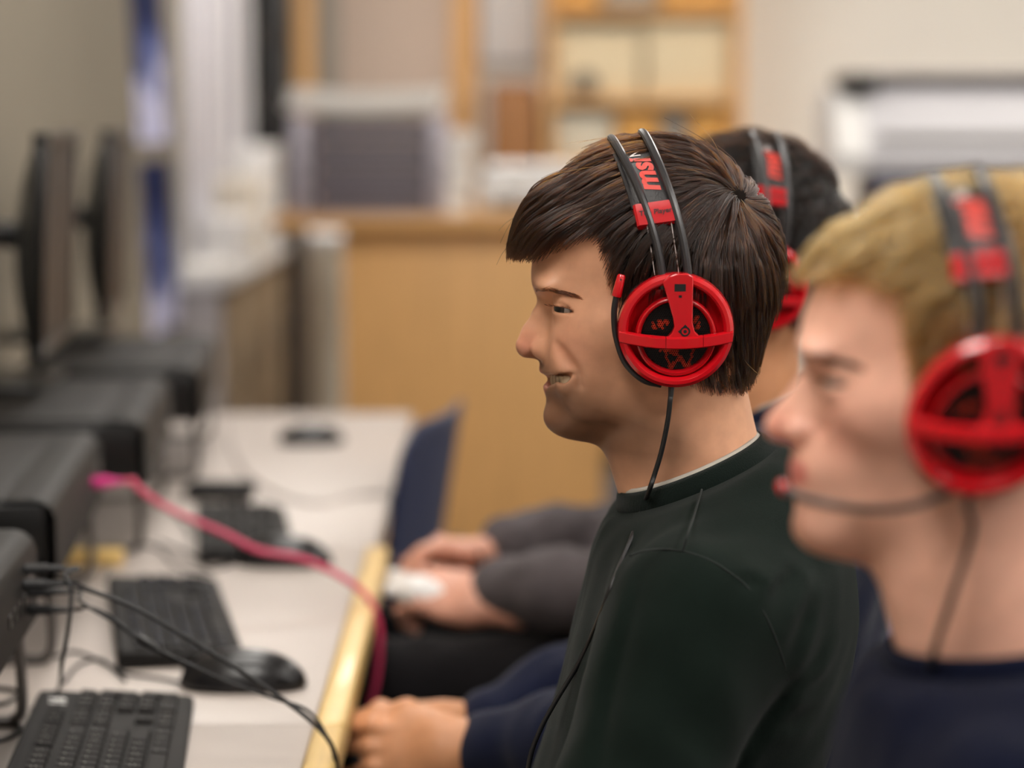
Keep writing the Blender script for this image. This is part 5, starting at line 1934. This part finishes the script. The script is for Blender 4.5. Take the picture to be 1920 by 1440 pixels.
def chair(x, y, ang, label):
    r = empty('chair', (0, 0, 0), label, 'chair', 'blue plastic chairs')
    def shell(p):
        p = p.astype(np.float32)
        # backrest: bowed plate leaning back, rounded corners
        zz = (p[:, 2] - .67)
        lean = .20 + .16 * zz
        bow = -.55 * p[:, 1] ** 2
        d1 = np.abs(p[:, 0] - lean - bow) - .006
        q = np.sqrt(np.maximum(np.abs(p[:, 1]) - .15, 0) ** 2 + np.maximum(np.abs(zz) - .12, 0) ** 2) - .07
        b = smax(d1, q, .012)
        s1 = np.abs(p[:, 2] - .445 - .35 * np.maximum(p[:, 0] - .08, 0) ** 2 * 4 - .25 * p[:, 1] ** 2) - .007
        s2 = np.sqrt(np.maximum(np.abs(p[:, 1]) - .15, 0) ** 2 + np.maximum(np.abs(p[:, 0]) - .15, 0) ** 2) - .065
        return b, smax(s1, s2, .012)
    V, F = sdf_mesh(lambda p: shell(p)[0], (.05, -.24, .44), (.30, .24, .90), .008, newton=1)
    mk('backrest', V, F, BLUE, r)
    V, F = sdf_mesh(lambda p: shell(p)[1], (-.25, -.24, .40), (.25, .24, .56), .009, newton=1)
    mk('seat', V, F, BLUE, r)
    for s in (1, -1):
        MB().tube(spline([(.17, s * .14, .435), (.21, s * .14, .46), (.205, s * .14, .54), (.213, s * .14, .62)], 16), .010, 8).build('back_support', GREYM, r)
        MB().tube(spline([(-.16, s * .16, .430), (-.19, s * .18, .25), (-.21, s * .20, .0)], 10), .011, 8).build('leg', GREYM, r)
        MB().tube(spline([(.15, s * .16, .430), (.19, s * .18, .25), (.23, s * .20, .0)], 10), .011, 8).build('leg', GREYM, r)
    r.location = (x, y, 0); r.rotation_euler = (0, 0, math.radians(ang))
    return r


ch = chair(-.330, 3.98, -10, 'empty blue plastic chair pushed up to the far desk')
for (C, lab) in ((MAIN_C, 'blue plastic chair under the smiling young man'), (C2, 'blue plastic chair under the nearest player'), (C3, 'blue plastic chair under the curly-haired player'), (C4, 'blue plastic chair under the player with the white controller')):
    c = copy_tree(ch)
    c.location = (C[0] + .07, C[1], 0.012); c.rotation_euler = (0, 0, 0); c['label'] = lab

# ------------------------------------------------------------------ far counter and what stands on it
ct = empty('counter', (-.15, 7.1, 0), 'oak counter with broad front panel behind the far desk', 'counter')
MB().box((-.68, 6.78, 1.025), (.33, 7.45, 1.062), .004).build('counter_top', OAK, ct)
MB().box((-.484, 6.86, .0), (.262, 6.885, 1.024), .002).build('front_panel', OAK, ct)
for x in (-.484, .24):
    MB().box((x, 6.886, 0), (x + .022, 7.44, 1.024), .002).build('side_panel', OAK, ct)
MB().box((-.66, 7.30, 0), (-.63, 7.40, 1.024), .002).build('leg', GREYM, ct)
TRAYD = mat('dark_tray', srgb(60, 56, 62), rough=.5)
TRAYF = mat('grey_tray_front', srgb(150, 142, 152), rough=.5)
TRAYL = mat('lilac_grey_wire', srgb(186, 180, 190), rough=.4, metal=.3)
PAPER = mat('white_paper', srgb(250, 246, 240), rough=.8)
tr = empty('letter_tray_rack', (-.39, 6.98, 1.062), 'stack of four dark letter trays with pale sides on the oak counter', 'tray rack')
for k in range(4):
    z = 1.066 + k * .070
    MB().box((-.575, 6.845, z), (-.245, 7.13, z + .006), .001).build('tray', TRAYD, tr)
    MB().box((-.575, 6.84, z), (-.245, 6.846, z + .036), .001).build('tray_front', TRAYF, tr)
    MB().box((-.575, 7.12, z), (-.245, 7.13, z + .062), .001).build('tray_back', TRAYD, tr)
for x in (-.632, -.240):
    MB().box((x, 6.85, 1.064), (x + .052, 7.12, 1.345), .006).build('side_frame', TRAYL, tr)


def paper_stack(x0, x1, y0, y1, z, h, label, sag=.0, n=7):
    r = empty('paper_stack', ((x0 + x1) / 2, (y0 + y1) / 2, z), label, 'paper')
    g = 9
    for k in range(n):
        V, F = [], []
        dx, dy = rng.normal(0, .006, 2)
        z0 = z + h * k / n; z1 = z + h * (k + .92) / n
        for lev in (z0, z1):
            for i in range(g):
                for j in range(2):
                    u = i / (g - 1)
                    V.append((x0 + (x1 - x0) * u + dx, y0 + (y1 - y0) * j + dy, lev + sag * (2 * u - 1) ** 2))
        for i in range(g - 1):
            a = i * 2; b = a + 2 * g
            F += [[a, a + 2, a + 3, a + 1], [b, b + 1, b + 3, b + 2], [a, b, b + 2, a + 2], [a + 1, a + 3, b + 3, b + 1]]
        F += [[0, 1, 1 + 2 * g, 2 * g], [2 * g - 2, 4 * g - 2, 4 * g - 1, 2 * g - 1]]
        mk('sheets', V, F, PAPER, r, smooth=False)
    return r


paper_stack(-.640, -.205, 6.85, 7.15, 1.347, .066, 'loose stack of white paper on top of the letter trays', sag=.012)
paper_stack(-.185, -.115, 6.90, 7.15, 1.063, .24, 'upright sheaf of pale paper beside the letter trays', n=5)
pr = empty('printer', (.02, 7.05, 1.062), 'white printer on the oak counter, left of the young man', 'printer')
MB().box((-.10, 6.86, 1.064), (.20, 7.25, 1.165), .025, seg=4).build('body', WHITE, pr)
MB().box((-.08, 6.88, 1.166), (.18, 7.22, 1.205), .018, seg=4).build('lid', WHITE, pr)
MB().box((-.06, 6.853, 1.085), (.16, 6.862, 1.110), .002).build('paper_slot', GREYM, pr)

# ------------------------------------------------------------------ left side: white unit, cupboard, speaker, posters
wu = empty('sill_cabinet', (-.92, 8.0, 0), 'low white-topped cabinet under the window beyond the posters', 'cabinet')
MB().box((WALL_X + .002, 7.08, .835), (-.835, 9.0, .872), .003).build('top', WHITE, wu)
MB().box((WALL_X + .002, 7.11, .0), (-.865, 8.98, .834), .002).build('body', mat('lilac_grey_panel', srgb(172, 166, 166), rough=.6), wu)
for k in range(3):
    MB().box((-.866, 7.14 + k * .60, .05), (-.848, 7.70 + k * .60, .82), .002).build('door', mat('shaded_brown_door', srgb(150, 130, 104), rough=.6), wu)  # brown has the shade of this right-facing side put into it
    MB().box((-.848, 7.62 + k * .60, .50), (-.836, 7.635 + k * .60, .62), .002).build('handle', GREYM, wu)
win = empty('window_1', (WALL_X, 8.0, 1.5)); win['kind'] = 'structure'
BLIND = mat('white_roller_blind', srgb(184, 182, 192), rough=.85)
for k in range(3):
    y0 = 7.17 + k * .58
    MB().box((WALL_X + .004, y0, .90), (WALL_X + .010, y0 + .54, 2.35), .001).build('blind', BLIND, win)
    MB().tube([(WALL_X + .012, y0, .90), (WALL_X + .012, y0 + .54, .90)], .008, 8).build('blind_weight', WHITE, win)
for y0 in (7.13, 7.71, 8.29, 8.87):
    MB().box((WALL_X + .001, y0, .88), (WALL_X + .03, y0 + .04, 2.40), .003).build('window_frame', WHITE, win)
MB().box((WALL_X + .001, 7.13, 2.36), (WALL_X + .03, 8.91, 2.42), .003).build('window_frame', WHITE, win)
lid_box((-.97, 7.45, .873), (-.845, 7.78, 1.03), WHITE, 'white box on the cabinet under the window, nearer one', 'white boxes under the window')
lid_box((-.97, 7.90, .873), (-.845, 8.25, 1.14), mat('cream_box', srgb(226, 216, 200), rough=.7), 'cream box on the cabinet under the window, taller one', 'white boxes under the window')
lid_box((-.96, 8.40, .873), (-.845, 8.80, 1.24), WHITE, 'tall white box on the far end of the cabinet under the window', 'white boxes under the window')
paper_stack(-.965, -.85, 7.13, 7.36, .873, .03, 'low stack of white paper on the near end of the window cabinet')
sp = empty('loudspeaker', (-.93, 9.25, 0), 'tall black loudspeaker column behind the letter trays', 'loudspeaker')
MB().box((-.985, 9.05, 0), (-.835, 9.38, 2.2), .008).build('cabinet', GLOSS, sp)
for z in (1.9, 1.65, 1.40):
    MB().lathe([(.0001, .004), (.02, .006), (.05, .001), (.058, .006), (.060, .0)], 24, Matrix.Translation((-.910, 9.05, z)) @ Matrix.Rotation(math.pi / 2, 4, 'X')).build('driver', CHAR, sp)
bn = empty('waste_bin', (-.60, 7.95, 0), 'tall white bin beside the oak counter panel', 'bin')
MB().lathe([(.0001, .004), (.075, .004), (.080, .01), (.098, .92), (.102, .93), (.098, .935), (.094, .92), (.078, .02), (.0001, .012)], 32, Matrix.Translation((-.62, 7.95, 0))).build('body', mat('cream_bin', srgb(240, 232, 214), rough=.6), bn)
MB().lathe([(.103, .925), (.106, .955), (.100, .965), (.085, .95), (.080, .86)], 32, Matrix.Translation((-.62, 7.95, 0))).build('liner', WHITE, bn)

PB = mat('poster_paper_blue', srgb(44, 58, 110), rough=.35)


def poster(y0, y1, z0, z1, shift, label, seed):
    """flat print on the left wall: dark blue sheet with a pale cloud-like figure"""
    m = bpy.data.materials.new('blue_poster_print')
    m.use_nodes = True
    nt = m.node_tree; b = nt.nodes['Principled BSDF']
    b.inputs['Roughness'].default_value = .9
    b.inputs['Specular IOR Level'].default_value = .1
    tc = _n(nt, 'ShaderNodeTexCoord')
    mp = _n(nt, 'ShaderNodeMapping'); mp.inputs['Location'].default_value = (seed, seed * .7, 0); mp.inputs['Scale'].default_value = (1, 2.2, 3.2)
    nt.links.new(tc.outputs['Object'], mp.inputs['Vector'])
    nz = _n(nt, 'ShaderNodeTexNoise'); nz.inputs['Scale'].default_value = 2.2; nz.inputs['Detail'].default_value = 5
    nt.links.new(mp.outputs['Vector'], nz.inputs['Vector'])
    sx = _n(nt, 'ShaderNodeSeparateXYZ'); nt.links.new(tc.outputs['Object'], sx.inputs[0])
    mr = _n(nt, 'ShaderNodeMapRange'); mr.inputs['From Min'].default_value = (z1 - z0) * .5; mr.inputs['From Max'].default_value = -(z1 - z0) * .5
    nt.links.new(sx.outputs['Z'], mr.inputs['Value'])
    ad = _n(nt, 'ShaderNodeMath', operation='MULTIPLY_ADD'); ad.inputs[1].default_value = .55; 
    nt.links.new(mr.outputs[0], ad.inputs[0]); nt.links.new(nz.outputs['Fac'], ad.inputs[2])
    rp = _n(nt, 'ShaderNodeValToRGB')
    rp.color_ramp.elements[0].position = .70; rp.color_ramp.elements[0].color = srgb(26, 36, 76)
    rp.color_ramp.elements[1].position = 1.0; rp.color_ramp.elements[1].color = srgb(206, 206, 232)
    e = rp.color_ramp.elements.new(.86); e.color = srgb(92, 104, 160)
    nt.links.new(ad.outputs[0], rp.inputs['Fac']); nt.links.new(rp.outputs[0], b.inputs['Base Color'])
    c = np.array([WALL_X + .003, (y0 + y1) / 2, (z0 + z1) / 2])
    k = shift
    V = [(WALL_X + .001 + t, y, z) for t in (0, .003) for y, z in ((y0 + k, z0), (y1 + k, z0), (y1 - k, z1), (y0 - k, z1))]
    o = mk('poster', V, [[0, 1, 2, 3], [4, 5, 6, 7], [0, 1, 5, 4], [1, 2, 6, 5], [2, 3, 7, 6], [3, 0, 4, 7]], m, smooth=False, origin=c)
    return tag(o, label, 'poster', 'blue posters on the left wall')


poster(6.30, 6.86, 1.27, 1.85, .08, 'upper blue and white poster on the left wall', 3.1)
poster(6.46, 7.02, .74, 1.22, .08, 'lower blue and white poster on the left wall, under the other', 7.7)

# ------------------------------------------------------------------ wide printer at right
pl = empty('wide_format_printer', (1.25, 6.1, 0), 'light grey wide-format printer with navy stand behind the nearest player', 'printer')
PLG = mat('light_grey_plastic', srgb(206, 204, 208), rough=.4)
PLN = mat('navy_grey_plastic', srgb(62, 66, 96), rough=.5)
prof = [(5.95, 1.20), (5.93, 1.25), (5.95, 1.30), (5.99, 1.345), (6.00, 1.385), (6.04, 1.42), (6.12, 1.435), (6.25, 1.43), (6.30, 1.38), (6.30, 1.20)]
k = len(prof)
V = [(x, y, z) for x in (.875, 1.98) for y, z in prof]
F = [[i, (i + 1) % k, k + (i + 1) % k, k + i] for i in range(k)] + [list(range(k)), [k + i for i in range(k)][::-1]]
MB().add(V, F).build('body', PLG, pl, ang=40)
for x0, x1, m_ in ((.795, .874, WHITE), (1.981, 2.07, WHITE)):
    V = [(x, 6.12 + (y - 6.12) * 1.06, 1.31 + (z - 1.31) * (1.0 if z < 1.34 else .8)) for x in (x0, x1) for y, z in prof]
    MB().add(V, F).build('end_cover', m_, pl, ang=40)
MB().box((.825, 5.96, 1.405), (.905, 6.24, 1.450), .010).build('control_panel', CHAR, pl)
MB().box((.905, 5.99, 1.436), (1.96, 6.24, 1.452), .003).build('roll_cover', mat('warm_grey_plastic', srgb(168, 160, 158), rough=.5), pl)
MB().box((.90, 5.925, 1.285), (1.96, 5.94, 1.30), .002).build('paper_slot', mat('mid_grey_plastic', srgb(150, 146, 142), rough=.5), pl)
MB().box((.90, 5.96, 1.08), (1.98, 6.28, 1.199), .006).build('stand_bin', PLN, pl)
for x in (.93, 1.90):
    MB().box((x, 6.08, .05), (x + .06, 6.16, 1.08), .005).build('leg', PLN, pl)
    MB().box((x - .01, 5.86, .02), (x + .07, 6.40, .06), .006).build('foot', PLN, pl)
